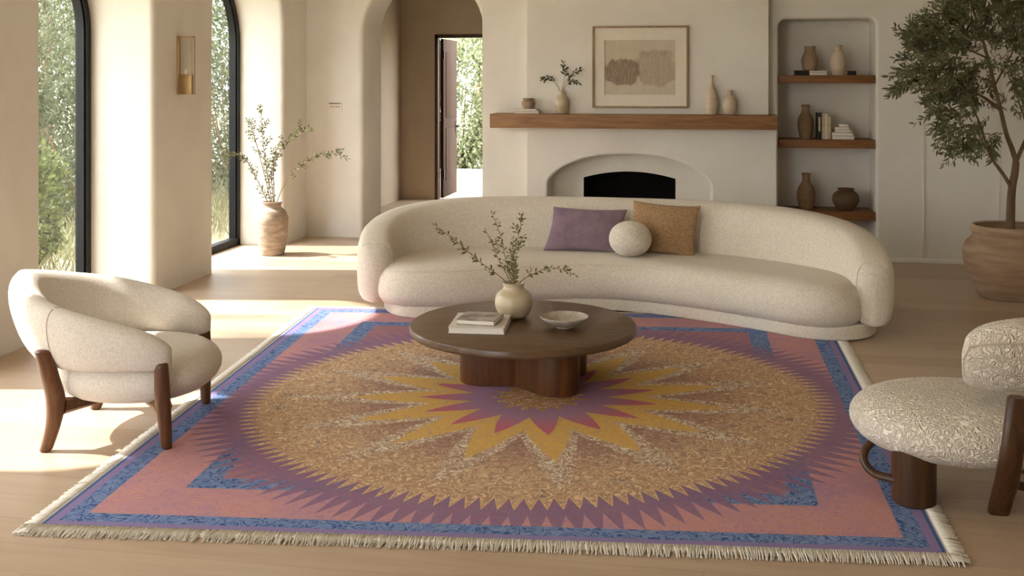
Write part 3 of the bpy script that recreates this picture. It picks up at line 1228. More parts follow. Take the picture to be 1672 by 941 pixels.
def fbranch(tips, foot, neck, label, nl, **kw):
    pts = [fv + Vector(foot), nk + Vector(neck)] + [at(px, py, 9.88 + dy) for px, py, dy in tips]
    return branch('leafy_branch', pts, label, grp, M['leaf_sprig'], 0.046, 0.0085, nl, rad=0.005, **kw)


fbranch([(433, 262, -0.02), (428, 215, -0.03), (426, 174, -0.04)], (0.02, 0, 0), (-0.01, 0.01, 0), 'tallest upright branch in the floor vase', 36, start=0.4, twig=0.16, ntwig=7)
fbranch([(420, 240, 0.05), (412, 215, 0.08), (404, 197, 0.1)], (0.01, 0, 0), (-0.025, 0.02, 0), 'thin upright branch left of the tallest one in the floor vase', 26, start=0.45, twig=0.12, ntwig=5)
fbranch([(412, 280, -0.1), (398, 257, -0.18), (366, 246, -0.26)], (0.04, 0, 0), (-0.04, -0.01, 0), 'branch of the floor vase leaning left towards the window', 36, start=0.35, twig=0.18, ntwig=7)
fbranch([(448, 270, 0.0), (470, 232, 0.0), (488, 217, -0.02), (505, 209, -0.04)], (-0.02, 0, 0), (0.015, 0.01, 0), 'upper right branch in the floor vase', 40, start=0.4, twig=0.16, ntwig=7)
fbranch([(443, 290, 0.03), (448, 262, 0.04), (452, 240, 0.06)], (0, 0.01, 0), (0.005, 0.02, 0), 'short bushy branch in the middle of the floor vase', 34, start=0.3, twig=0.16, ntwig=9)
fbranch([(474, 287, -0.06), (508, 258, -0.1), (540, 250, -0.12), (567, 259, -0.14)], (-0.05, 0, 0), (0.045, -0.015, 0.0), 'long arching branch reaching right from the floor vase', 40, start=0.4, twig=0.12, ntwig=5)


# ------------------------------------------------------------------ armchair on the left
def superring(cx, cy, z, rx, ry, n=64, ex=0.9):
    out = []
    for k in range(n):
        a = 2 * pi * k / n
        out.append((cx + rx * abs(cos(a)) ** ex * (1 if cos(a) > 0 else -1), cy + ry * abs(sin(a)) ** ex * (1 if sin(a) > 0 else -1), z))
    return out


AC0 = Vector((-2.75, 4.86, 0))
af = Vector((0.98, 0.2, 0)).normalized()
al = Vector((-0.2, 0.98, 0)).normalized()


def aw(x, y, z):
    return AC0 + af * x + al * y + Vector((0, 0, z))


arm = empty('armchair', AC0, 'oatmeal barrel armchair with curved back and walnut legs at the left of the rug', 'armchair')
# seat cushion
g = G()
rs = []
for k in range(17):
    a = -pi / 2 + pi * k / 16
    s_ = max(0.05, cos(a)) ** 0.55
    z = 0.302 + 0.125 * sin(a)
    rs.append([aw(*p) for p in superring(0.045, 0, z, 0.375 * s_, 0.378 * s_, 64, 0.88)])
g.rings(rs)
build('seat', g, M['chair'], arm, sharp=180)
# wrap-around back
bpth = spline([(0.29, -0.345, 0), (0.05, -0.385, 0), (-0.15, -0.355, 0), (-0.31, -0.235, 0), (-0.40, 0.0, 0), (-0.31, 0.235, 0), (-0.15, 0.355, 0),
               (0.05, 0.385, 0), (0.29, 0.345, 0)], 9)
L = [0]
for a, b in zip(bpth, bpth[1:]):
    L.append(L[-1] + (b - a).length)
LT = L[-1]
rows = []
nP = 30
for i, p in enumerate(bpth):
    t = (bpth[min(i + 1, len(bpth) - 1)] - bpth[max(i - 1, 0)]).normalized()
    nrm = Vector((t.y, -t.x, 0))
    if nrm.dot(p) < 0:
        nrm = -nrm
    d = min(L[i], LT - L[i])
    q_ = sm(d / (LT * 0.5))
    zt = 0.51 + (0.775 - 0.51) * (d / (LT * 0.5)) ** 0.85
    zb = 0.355 + 0.02 * sm(d / 0.2) + 0.0 * q_
    th_ = 0.064 + 0.030 * q_
    c_ = 0.17
    k = sqrt(max(0.02, 1 - ((c_ - d) / c_) ** 2)) if d < c_ else 1.0
    zc, zh = (zt + zb) / 2, (zt - zb) / 2 * (0.45 + 0.55 * k)
    lean = 0.10 * q_ + 0.02
    row = []
    for m_ in range(nP):
        a = 2 * pi * m_ / nP
        ca, sa = cos(a), sin(a)
        ex = 0.86
        nn = th_ * k * abs(ca) ** ex * (1 if ca > 0 else -1)
        zz = zc + zh * abs(sa) ** ex * (1 if sa > 0 else -1)
        nn += lean * (zz - 0.42) / 0.36
        row.append(aw(*(p + nrm * nn + Vector((0, 0, zz)))))
    rows.append(row)
arm_rows = rows
arm_back = build('backrest', G().rings(rows), M['chair'], arm, sharp=180)
# upright seams where the back panel meets the arms
for idx in (20, len(bpth) - 21):
    row = arm_rows[idx]
    c0 = sum(row, Vector()) / nP
    ordered = sorted(row, key=lambda v: v.z)
    outer = [v for v in row if (v - AC0 - Vector((0, 0, v.z))).length > (c0 - AC0 - Vector((0, 0, c0.z))).length - 0.005]
    outer.sort(key=lambda v: v.z)
    build('seam', G().tube(outer, 0.0028, 6), M['seam'], arm_back)


def oval_leg(pts, name, parent, m, wrap):
    """pts: list of (x, y, z, rx, ry)"""
    rs = []
    q = spline([(p[0], p[1], p[2]) for p in pts], 6)
    rxy = spline([(p[3], p[4], 0) for p in pts], 6)
    n = 20
    def ring(c, rx, ry):
        return [wrap(c.x + rx * cos(2 * pi * k / n), c.y + ry * sin(2 * pi * k / n), c.z) for k in range(n)]
    c, r_ = q[0], rxy[0]
    rs.append(ring(c - Vector((0, 0, 0.0)), r_.x * 0.75, r_.y * 0.75))
    for c, r_ in list(zip(q, rxy)):
        rs.append(ring(c if c is not q[0] else c + Vector((0, 0, 0.008)) * (1 if q[-1].z > q[0].z else -1), r_.x, r_.y))
    c, r_ = q[-1], rxy[-1]
    sgn = 1 if q[-1].z > q[0].z else -1
    rs.append(ring(c + Vector((0, 0, 0.008 * sgn)), r_.x * 0.7, r_.y * 0.7))
    return build(name, G().rings(rs), m, parent, sharp=50)


for sy in (-1, 1):
    by = 0.335 if sy < 0 else 0.30
    oval_leg([(-0.285, sy * by, 0.0, 0.028, 0.024), (-0.25, sy * by, 0.12, 0.034, 0.027), (-0.235, sy * (by + 0.01), 0.24, 0.044, 0.032),
              (-0.245, sy * (by + 0.05), 0.36, 0.041, 0.030), (-0.265, sy * (by + 0.075), 0.475, 0.038, 0.026)], 'rear_leg', arm, M['walnut'], aw)
    oval_leg([(0.268, sy * 0.345, RZ, 0.024, 0.024), (0.262, sy * 0.352, 0.12, 0.030, 0.028), (0.255, sy * 0.366, 0.25, 0.035, 0.031),
              (0.252, sy * 0.376, 0.405, 0.031, 0.028)], 'front_leg', arm, M['walnut'], aw)
for sy in (-1, 1):
    g = G()
    a = Vector((-0.215, sy * 0.32, 0.215))
    b = Vector((0.255, -sy * 0.35, 0.215))
    pts, rr_ = [], []
    for k in range(13):
        t = k / 12
        p = a.lerp(b, t)
        p.z = 0.205 - 0.055 * abs(2 * t - 1) ** 3 * 0 - 0.025 * (1 - abs(2 * t - 1) ** 2) - (0.0 if sy < 0 else 0.0)
        pts.append(aw(*p))
        rr_.append(0.018 + 0.022 * abs(2 * t - 1) ** 3)
    g.tube(pts, rr_, 10)
    build('crossbar', g, M['walnut'], arm)

# ------------------------------------------------------------------ boucle lounge chair on the right
LC = Vector((1.065, 4.74, 0))
lch = empty('lounge_chair', LC, 'chunky cream boucle lounge chair with dark column leg at the right edge of the rug', 'lounge chair')
g = G()
rs = []
for k in range(19):
    a = -pi / 2 + pi * k / 18
    s_ = max(0.04, cos(a)) ** 0.48
    z = 0.283 + 0.118 * sin(a)
    rs.append([LC + Vector(p) for p in superring(0, 0, z, 0.458 * s_, 0.395 * s_, 64, 0.95)])
build('seat', G().rings(rs), M['teddy'], lch, sharp=180)
cpath = spline([(1.03, 4.60, 0), (1.19, 4.56, 0), (1.37, 4.61, 0), (1.48, 4.76, 0), (1.52, 4.94, 0)], 10)
L = [0]
for a, b in zip(cpath, cpath[1:]):
    L.append(L[-1] + (b - a).length)
LT = L[-1]
rows = []
nP = 36
for i, p in enumerate(cpath):
    t = (cpath[min(i + 1, len(cpath) - 1)] - cpath[max(i - 1, 0)]).normalized()
    nrm = Vector((t.y, -t.x, 0))
    d = min(L[i], LT - L[i])
    kz = sqrt(max(0.0, 1 - max(0.0, (0.26 - d) / 0.26) ** 2))
    c_ = 0.10
    k = sqrt(max(0.03, 1 - ((c_ - d) / c_) ** 2)) if d < c_ else 1.0
    row = []
    for m_ in range(nP):
        a = 2 * pi * m_ / nP
        ca, sa = cos(a), sin(a)
        ex = 0.7 if sa < 0 else 0.95
        zz = 0.60 + (0.165 * (0.15 + 0.85 * kz) if sa > 0 else 0.145 * (0.8 + 0.2 * k)) * abs(sa) ** ex * (1 if sa > 0 else -1)
        nn = 0.115 * (0.75 + 0.25 * k) * abs(ca) ** 0.75 * (1 if ca > 0 else -1)
        nn += 0.10 * (zz - 0.60) / 0.3
        row.append(p + nrm * nn + Vector((0, 0, zz)))
    rows.append(row)
lch_back = build('backrest', G().rings(rows), M['teddy'], lch, sharp=180)
pp = []
for i in range(1, len(rows)):
    pp.append(rows[i][3])
pp = [rows[1][33], rows[1][0], rows[2][1]] + [r_[3] for r_ in rows[3:]]
build('piping', G().tube(pp, 0.004, 6), M['seam'], lch_back)
g = G().lathe([(0, RZ), (0.080, RZ), (0.086, RZ + 0.006), (0.086, 0.25), (0, 0.25)], (0.826, 4.525, 0), 40)
build('column_leg', g, M['walnut_dark'], lch)


def slab(pts, m, name, parent, w_, d_):
    rs = []
    for x, y, z, k in pts:
        o = []
        n = 16
        for q in range(n):
            a = 2 * pi * q / n
            o.append((x + w_ * k * abs(cos(a)) ** 0.6 * (1 if cos(a) > 0 else -1), y + d_ * abs(sin(a)) ** 0.6 * (1 if sin(a) > 0 else -1), z))
        rs.append(o)
    return build(name, G().rings(rs), m, parent, sharp=40)


slab([(1.135, 4.49, 0.0, 0.9), (1.135, 4.49, 0.006, 1.0), (1.132, 4.355, 0.18, 1.08), (1.143, 4.315, 0.33, 1.0), (1.168, 4.36, 0.49, 0.82), (1.169, 4.36, 0.496, 0.7)],
     M['walnut_dark'], 'rear_leg', lch, 0.040, 0.026)
build('brace', G().tube(spline([(0.70, 4.64, 0.22), (0.655, 4.62, 0.18), (0.645, 4.59, 0.14), (0.68, 4.55, 0.105), (0.76, 4.51, 0.10)], 6), 0.017, 10), M['walnut_dark'], lch)
build('brace', G().tube(spline([(1.17, 4.50, 0.13), (1.24, 4.52, 0.10), (1.36, 4.56, 0.11), (1.42, 4.62, 0.17), (1.40, 4.68, 0.28)], 6), 0.017, 10), M['walnut_dark'], lch)
slab([(1.38, 4.98, 0.0, 1.0), (1.38, 4.98, 0.27, 1.0)], M['walnut_dark'], 'rear_leg', lch, 0.04, 0.026)

# ------------------------------------------------------------------ potted olive tree on the right
PC = Vector((2.355, 8.98, 0))
PROF = [(0.215, 0), (0.235, 0.02), (0.285, 0.12), (0.335, 0.26), (0.345, 0.36), (0.315, 0.43), (0.275, 0.468), (0.272, 0.49), (0.285, 0.515), (0.287, 0.54), (0.278, 0.553)]
pot = vessel('plant_pot', PC, PROF, M['pot'], 'big round clay pot holding the olive tree against the right wall', 'pot', wall=0.025, n=64)
build('soil', G().lathe([(0, 0.46), (0.245, 0.46), (0.245, 0.475), (0.12, 0.49), (0, 0.492)], PC, 40), M['soil'], pot)
tree = empty('olive_tree', PC + Vector((0, 0, 0.492)), 'olive tree with fine grey-green leaves growing in the big clay pot', 'tree')
Yt = 8.98


def tp(px, py, dy=0.0):
    return at(px, py, Yt + dy)


base = PC + Vector((0, 0, 0.485))
limbs = []
trunk = spline([base, tp(1650, 352), tp(1651, 325), tp(1653, 303), tp(1657, 283), tp(1659, 264)], 6)
limbs.append((trunk, 0.036, 0.026))
main = spline([tp(1659, 264), tp(1652, 242, .02), tp(1643, 218, .04), tp(1634, 180, .02), tp(1624, 140), tp(1613, 95, -.03), tp(1600, 50, -.05), tp(1585, 5, -.05), tp(1570, -40, -.05)], 6)
limbs.append((main, 0.021, 0.006))
low = spline([tp(1652, 307), tp(1638, 285, -.04), tp(1622, 262, -.1), tp(1611, 238, -.14), tp(1602, 208, -.18), tp(1590, 180, -.2), tp(1572, 150, -.25)], 6)
limbs.append((low, 0.016, 0.004))
right = spline([tp(1659, 264), tp(1668, 244, .03), tp(1682, 210, .08), tp(1695, 165, .1), tp(1700, 110, .12), tp(1698, 50, .12), tp(1690, 0, .1)], 6)
limbs.append((right, 0.018, 0.005))
for a, pts in ((main, [(1634, 180, .02), (1612, 165, .1), (1590, 148, .16), (1560, 128, .2), (1520, 112, .22), (1490, 104, .22)]),
               (main, [(1613, 95, -.03), (1590, 85, -.12), (1560, 70, -.2), (1530, 60, -.25), (1505, 58, -.3)]),
               (main, [(1624, 140, 0), (1640, 110, .1), (1655, 80, .2), (1662, 40, .25), (1660, 5, .3)]),
               (main, [(1600, 50, -.05), (1580, 30, .1), (1560, 10, .2), (1545, -5, .25)]),
               (main, [(1634, 180, .02), (1606, 158, -.18), (1570, 150, -.3), (1540, 145, -.36), (1500, 148, -.4)]),
               (low, [(1611, 238, -.14), (1597, 236, -.18), (1580, 242, -.2)]),
               (low, [(1602, 208, -.18), (1580, 205, -.22), (1560, 212, -.25)]),
               (right, [(1682, 210, .08), (1668, 180, -.1), (1660, 150, -.18), (1658, 110, -.2)]),
               (right, [(1695, 165, .1), (1710, 130, 0), (1725, 90, -.05)])):
    limbs.append((spline([tp(*p) for p in pts], 5), 0.008, 0.003))
g = G()
for pth, r0, r1 in limbs:
    m_ = len(pth)
    g.tube(pth, [r0 + (r1 - r0) * i / (m_ - 1) for i in range(m_)], 10)
build('trunk', g, M['bark'], tree, sharp=180)
# leafy shoots around the limbs
gl, gt = G(), G()
blobs = [(1522, 90, 42, 28, 24), (1560, 60, 50, 40, 44), (1600, 40, 50, 45, 46), (1550, 105, 50, 28, 34), (1600, 90, 45, 40, 34), (1640, 40, 35, 55, 36),
         (1580, 10, 55, 30, 26), (1660, 90, 22, 50, 26), (1497, 124, 33, 18, 12), (1560, 168, 40, 18, 18), (1590, 180, 30, 30, 26), (1600, 220, 30, 22, 20),
         (1565, 205, 25, 16, 10), (1660, 160, 18, 25, 10), (1690, 90, 35, 70, 30), (1535, 75, 40, 30, 20), (1620, 10, 40, 35, 20), (1570, 232, 18, 10, 6), (1560, 140, 35, 14, 14)]
for cx, cy, rx, ry, cnt in blobs:
    for k in range(cnt):
        a, rr_ = random.uniform(0, 2 * pi), sqrt(random.random())
        px, py = cx + rx * rr_ * cos(a), cy + ry * rr_ * sin(a)
        p = tp(px, py, random.uniform(-0.38, 0.36))
        # shoots point outward and a little down or up, away from the crown's heart
        hub = tp(1615, 90 if py < 150 else 200)
        dv = (p - hub)
        dv.y *= 0.8
        dv = dv.normalized() * 0.8 + rv(0.55) + Vector((0, 0, -0.12 if py > 90 else 0.25))
        dv.normalize()
        ln = random.uniform(0.12, 0.24)
        q = [p]
        for s_ in range(5):
            q.append(q[-1] + (dv + rv(0.15) + Vector((0, 0, -0.05 * s_))).normalized() * ln / 5)
        if max(z.y for z in q) > YR - 0.12:
            continue
        gt.tube(q, [0.0028 - 0.0004 * z for z in range(6)], 4)
        nl = random.randint(11, 17)
        for j in range(nl):
            f = j / (nl - 1) * 4.99
            i = int(f)
            pos = q[i].lerp(q[i + 1], f - i)
            d = (q[i + 1] - q[i]).normalized()
            side = Matrix.Rotation(j * 1.57 + random.uniform(-.4, .4) + (j % 2) * pi, 3, d) @ d.orthogonal().normalized()
            dd = (d * 0.75 + side * 0.7 + rv(0.15)).normalized()
            leaf(gl, pos, dd, (side.cross(d) + rv(0.5)).normalized(), random.uniform(0.050, 0.078), random.uniform(0.007, 0.0105), random.uniform(0.0, 0.25))
build('shoots', gt, M['bark'], tree, sharp=180)['kind'] = 'stuff'
gl.smooth = False
build('foliage', gl, M['leaf_olive'], tree)

# ------------------------------------------------------------------ things on the mantel
g_b = 'books on the mantel'
book((-1.675, 10.27, MT + 0.0005), 0.235, 0.16, 0.026, radians(2), M['cream_cover'], 'lower cream book under the small clay bowl on the mantel', g_b)
book((-1.685, 10.27, MT + 0.0275), 0.225, 0.15, 0.020, radians(-1), M['book_cover'], 'upper thin pale book directly under the clay bowl on the mantel', g_b)
vessel('bowl', (-1.672, 10.27, MT + 0.0485), [(0.040, 0), (0.050, 0.012), (0.063, 0.045), (0.058, 0.070), (0.048, 0.080), (0.052, 0.092), (0.056, 0.098)], M['taupe_vase'],
       'small taupe clay bowl on two books at the left end of the mantel', 'bowl')
MV = Vector((-1.347, 10.28, MT + 0.0005))
vessel('vase', MV, [(0.045, 0), (0.056, 0.012), (0.070, 0.07), (0.071, 0.11), (0.058, 0.155), (0.036, 0.178), (0.033, 0.195), (0.036, 0.218)], M['cream_vase'],
       'cream bottle-necked vase with dark green sprigs on the mantel')
grp = 'dark green sprigs in the mantel vase'
for lab, tips, ft in (('dark green sprig leaning left in the mantel vase', [(906, 136, 0), (898, 127, 0), (889, 130, 0)], -0.015),
                      ('tallest dark green sprig in the mantel vase', [(922, 128, 0), (922, 115, 0), (919, 103, 0)], 0.0),
                      ('dark green sprig leaning up to the right in the mantel vase', [(926, 130, -.02), (934, 120, -.03), (947, 114, -.03)], 0.008),
                      ('lowest dark green sprig on the right of the mantel vase', [(925, 139, .02), (933, 132, .03), (944, 136, .03)], 0.014)):
    branch('leafy_sprig', [MV + Vector((-ft, 0, 0.03)), MV + Vector((ft, 0, 0.216))] + [at(px, py, 10.28 + dy) for px, py, dy in tips], lab, grp, M['leaf_dark'],
           0.062, 0.013, 13, start=0.55, rad=0.003)
vessel('vase', (0.068, 10.28, MT + 0.0005), [(0.050, 0), (0.058, 0.01), (0.064, 0.08), (0.063, 0.15), (0.046, 0.215), (0.022, 0.265), (0.016, 0.30), (0.016, 0.35), (0.020, 0.367)], M['pale_vase'],
       'tall slender bottle vase at the right of the mantel')
vessel('vase', (0.235, 10.28, MT + 0.0005), [(0.045, 0), (0.056, 0.01), (0.073, 0.07), (0.072, 0.115), (0.050, 0.160), (0.026, 0.180), (0.022, 0.20), (0.026, 0.228)], M['pale_vase'],
       'short round narrow-necked vase next to the tall bottle vase on the mantel')

# framed picture hung above the mantel
fr0, fr1 = at(967, 43, YF - 0.03), at(1124, 177, YF - 0.03)
x0, x1, z0, z1 = fr0.x, fr1.x, fr1.z, fr0.z
pic = empty('framed_picture', ((x0 + x1) / 2, YF - 0.02, z0), 'framed abstract print of two beige smudges hung above the mantel', 'picture')
b = 0.018
g = G()
for lo, hi in (((x0, z0), (x0 + b, z1)), ((x1 - b, z0), (x1, z1)), ((x0 + b, z0), (x1 - b, z0 + b)), ((x0 + b, z1 - b), (x1 - b, z1))):
    g.box((lo[0], YF - 0.035, lo[1]), (hi[0], YF - 0.001, hi[1]), 0.002)
build('frame', g, M['picture_frame'], pic)
# mat board with a window in it
ax0, ax1, az0, az1 = at(987, 65, YF).x, at(1103, 65, YF).x, at(1103, 155, YF).z, at(1103, 65, YF).z
g = G()
for lo, hi in (((x0 + b, z0 + b), (ax0, z1 - b)), ((ax1, z0 + b), (x1 - b, z1 - b)), ((ax0, z0 + b), (ax1, az0)), ((ax0, az1), (ax1, z1 - b))):
    g.box((lo[0], YF - 0.016, lo[1]), (hi[0], YF - 0.008, hi[1]))
build('mat_board', g, M['mat_board'], pic)


def art_material():
    t = NT('watercolour_smudge')
    tc = t.new('ShaderNodeTexCoord')
    sp = t.new('ShaderNodeSeparateXYZ')
    t.t.links.new(tc.outputs['Generated'], sp.inputs[0])
    x, z = sp.outputs[0], sp.outputs[2]
    v = t.coords('Generated', (1, 1, 0.8))
    n = t.noise(v, 7, 4, 0.6)
    sv = t.noise(t.coords('Generated', (9, 1, 1.2)), 5, 4, 0.7)
    mth = t.math

    def blob(cx, cz, rx, rz):
        dx = mth('DIVIDE', mth('SUBTRACT', x, cx), rx)
        dz = mth('DIVIDE', mth('SUBTRACT', z, cz), rz)
        d = mth('ADD', mth('POWER', mth('ABSOLUTE', dx), 2.6), mth('POWER', mth('ABSOLUTE', dz), 2.6))
        d = mth('ADD', d, mth('MULTIPLY', mth('SUBTRACT', n, 0.5), 2.2))
        return t.ramp(d, 0.65, 1.15, 1.0, 0.0)

    a = blob(0.26, 0.42, 0.26, 0.24)
    b_ = blob(0.72, 0.48, 0.30, 0.33)
    c = t.mix(t.ramp(n, 0.3, 0.7), lin('C3B5A0'), lin('CBBEAA'))
    c = t.mix(mth('MULTIPLY', b_, t.ramp(sv, 0.3, 0.7, 0.35, 0.8)), c, lin('A38E7A'))
    c = t.mix(mth('MULTIPLY', a, t.ramp(sv, 0.3, 0.65, 0.6, 1.0)), c, lin('8C7767'))
    low = t.ramp(z, 0.32, 0.20, 1.0, 0.0)
    return t.done(c, 0.9, 0.1)


build('artwork', G().box((ax0 - 0.005, YF - 0.007, az0 - 0.005), (ax1 + 0.005, YF - 0.002, az1 + 0.005)), art_material(), pic)

# ------------------------------------------------------------------ things in the niche
gy = YR + 0.15
gb = 'books on the top niche shelf'
book((0.912, gy, ST + 0.0005), 0.135, 0.17, 0.046, 0, M['black_cover'], 'thick black book lying at the left of the top niche shelf', gb, spine_front=True)
book((1.066, gy, ST + 0.0005), 0.165, 0.16, 0.025, 0, M['cream_cover'], 'lower of the two cream books lying on the top niche shelf', gb)
book((1.062, gy, ST + 0.026), 0.162, 0.155, 0.021, 0, M['tan_cover'], 'upper of the two cream books lying on the top niche shelf', gb)
vessel('vase', (0.995, gy + 0.005, ST + 0.048), [(0.052, 0), (0.062, 0.01), (0.079, 0.075), (0.078, 0.11), (0.058, 0.165), (0.050, 0.19), (0.051, 0.215), (0.055, 0.228)], M['taupe_vase'],
       'taupe wide-necked vase standing on books on the top niche shelf')
vessel('vase', (1.252, gy - 0.02, ST + 0.0005), [(0.042, 0), (0.050, 0.01), (0.069, 0.08), (0.071, 0.14), (0.056, 0.20), (0.038, 0.24), (0.036, 0.265), (0.041, 0.286)], M['pale_vase'],
       'pale cream vase standing at the middle of the top niche shelf')
book((1.375, gy, ST + 0.0005), 0.075, 0.12, 0.042, 0, M['black_cover'], 'small dark book right of the pale vase on the top niche shelf', gb, spine_front=True)
vessel('vase', (0.955, gy, SM + 0.0005), [(0.045, 0), (0.052, 0.008), (0.072, 0.09), (0.076, 0.15), (0.068, 0.20), (0.044, 0.245), (0.036, 0.265), (0.036, 0.30), (0.041, 0.322)], M['brown_vase'],
       'brown long-necked vase on the middle niche shelf beside the upright books')
gb = 'upright books on the middle niche shelf'
bx = 1.055
for lab, th_, h_, mt in (('black upright book nearest the vase on the middle niche shelf', 0.042, 0.252, 'black_cover'),
                         ('thin dark upright book between black and cream ones on the middle niche shelf', 0.024, 0.246, 'tan_cover'),
                         ('taller cream upright book on the middle niche shelf', 0.028, 0.242, 'cream_cover'),
                         ('shorter tan upright book beside the lying stack on the middle niche shelf', 0.027, 0.215, 'tan_cover')):
    book((bx, gy, SM + 0.0005), h_, 0.15, th_, 0, M[mt], lab, gb, upright=True) if False else None
    e = empty('book', (bx + th_ / 2, gy, SM + 0.0005), lab, 'book', gb)
    t_ = 0.003
    zb = SM + 0.0005
    g = G()
    g.box((bx, gy - 0.07, zb), (bx + t_, gy + 0.07, zb + h_), 0.0008)
    g.box((bx + th_ - t_, gy - 0.07, zb), (bx + th_, gy + 0.07, zb + h_), 0.0008)
    g.box((bx + t_, gy - 0.07, zb), (bx + th_ - t_, gy - 0.067, zb + h_))
    cov = build('cover', g, M[mt], e)
    build('pages', G().box((bx + t_, gy - 0.066, zb + 0.003), (bx + th_ - t_, gy + 0.066, zb + h_ - 0.004)), M['paper'], e)
    if th_ > 0.04:
        build('spine_label', G().box((bx + 0.012, gy - 0.0712, zb + 0.075), (bx + th_ - 0.012, gy - 0.07, zb + 0.21)), M['tan_cover'], cov)
    bx += th_ + 0.0015
gb = 'lying books on the middle niche shelf'
book((1.291, gy, SM + 0.0005), 0.205, 0.16, 0.033, radians(1), M['cream_cover'], 'bottom book of the lying stack on the middle niche shelf', gb)
book((1.286, gy, SM + 0.0345), 0.195, 0.155, 0.032, radians(-2), M['book_cover'], 'second book from the bottom of the lying stack on the middle niche shelf', gb)
book((1.290, gy, SM + 0.0675), 0.150, 0.12, 0.024, radians(3), M['cream_cover'], 'small third book in the lying stack on the middle niche shelf', gb)
book((1.285, gy, SM + 0.0925), 0.132, 0.11, 0.025, radians(-4), M['book_cover'], 'small fourth book in the lying stack on the middle niche shelf', gb)
book((1.300, gy, SM + 0.1185), 0.085, 0.09, 0.028, radians(2), M['cream_cover'], 'smallest topmost book of the lying stack on the middle niche shelf', gb)
vessel('vase', (0.960, gy, SL + 0.0005), [(0.052, 0), (0.060, 0.01), (0.083, 0.08), (0.086, 0.145), (0.074, 0.205), (0.045, 0.250), (0.036, 0.275), (0.036, 0.32), (0.046, 0.342)], M['brown_vase'],
       'brown flared-neck vase on the lowest niche shelf behind the sofa')
vessel('vase', (1.322, gy - 0.02, SL + 0.0005), [(0.065, 0), (0.078, 0.012), (0.118, 0.07), (0.125, 0.115), (0.112, 0.155), (0.082, 0.18), (0.072, 0.188), (0.078, 0.205)], M['dark_vase'],
       'squat dark round pot on the lowest niche shelf')

# ------------------------------------------------------------------ wall sconce and switch plate
sc_y, sc_z0, sc_z1 = 8.23, 1.578, 2.056
sconce = empty('wall_sconce', (XW, sc_y, sc_z0), 'slim brass and glass lantern sconce on the pier between the windows', 'wall lamp')
build('backplate', G().box((XW, sc_y - 0.022, sc_z0), (XW + 0.014, sc_y + 0.022, sc_z1), 0.002), M['brass'], sconce)
g = G()
d0, d1 = XW + 0.014, XW + 0.135
b = 0.006
for z in (sc_z0, sc_z1 - 0.010):
    g.box((d0, sc_y - 0.035, z), (d1, sc_y + 0.035, z + 0.010), 0.001)
for y in (sc_y - 0.035, sc_y + 0.035 - b):
    g.box((d1 - b, y, sc_z0), (d1, y + b, sc_z1), 0.001)
build('frame', g, M['brass'], sconce)
g = G()
for y in (sc_y - 0.032, sc_y + 0.029):
    g.box((d0, y, sc_z0 + 0.01), (d1 - 0.012, y + 0.003, sc_z1 - 0.01))
g.box((d1 - 0.005, sc_y - 0.026, sc_z0 + 0.01), (d1 - 0.001, sc_y + 0.026, sc_z1 - 0.01))
build('glass_panel', g, M['lamp_glass'], sconce)
holder = build('lamp_holder', G().box((d0 + 0.004, sc_y - 0.025, sc_z0 + 0.01), (d1 - 0.010, sc_y + 0.025, sc_z0 + 0.165), 0.003), M['brass'], sconce)
build('bulb', G().lathe([(0, 0), (0.012, 0.0), (0.014, 0.02), (0.012, 0.035), (0, 0.04)], (XW + 0.07, sc_y, sc_z0 + 0.165), 16), M['mat_board'], holder)

sw = empty('switch_plate', (-3.922, YB, 1.35), 'small wall switch plate with a row of tiny buttons on the back wall', 'switch')
build('plate', G().box((-3.998, YB - 0.009, 1.352), (-3.846, YB, 1.446), 0.003), M['white_plastic'], sw)
build('lid_slot', G().box((-3.990, YB - 0.010, 1.437), (-3.862, YB - 0.0085, 1.445)), M['black_cover'], sw)
for k in range(4):
    x = -3.975 + k * 0.030
    build('button', G().box((x, YB - 0.012, 1.400), (x + 0.014, YB - 0.008, 1.414), 0.001), M['grey_plastic'], sw)

# ------------------------------------------------------------------ garden
M['ground'] = mottled('dry_garden_ground', '9A9378', 'B3AB8E', 2, 0.95, 0.2, 20)
M['paving'] = mottled('pale_paving', 'A29D94', 'B0ABA2', 3, 0.8, 0.1, 20)
struct(build('ground', G().box((-60, -40, -0.40), (60, 80, -0.14)), M['ground']))
struct(build('patio', G().box((-8, 15.05, -0.139), (2, 20.4, -0.03)), M['paving']))


def bush_mesh(g, c, rx, ry, rz, n, ln, wd, shell=0.55, droop=0.0, up=0.3):
    for k in range(n):
        d = rv().normalized()
        rr_ = shell + (1 - shell) * random.random() ** 0.6
        lump = 1 + 0.22 * sin(3.1 * d.x + 5 * d.z + c[0]) * cos(4.3 * d.y + 2 * d.z)
        p = Vector((c[0] + d.x * rx * rr_ * lump, c[1] + d.y * ry * rr_ * lump, c[2] + d.z * rz * rr_ * lump))
        if p.z < -0.1:
            continue
        dd = (d + rv(0.8) + Vector((0, 0, up - droop))).normalized()
        s_ = random.uniform(0.6, 1.2)
        leaf(g, p, dd, (d + rv(0.5)).normalized(), ln * s_, wd * s_, random.uniform(0, 0.3))


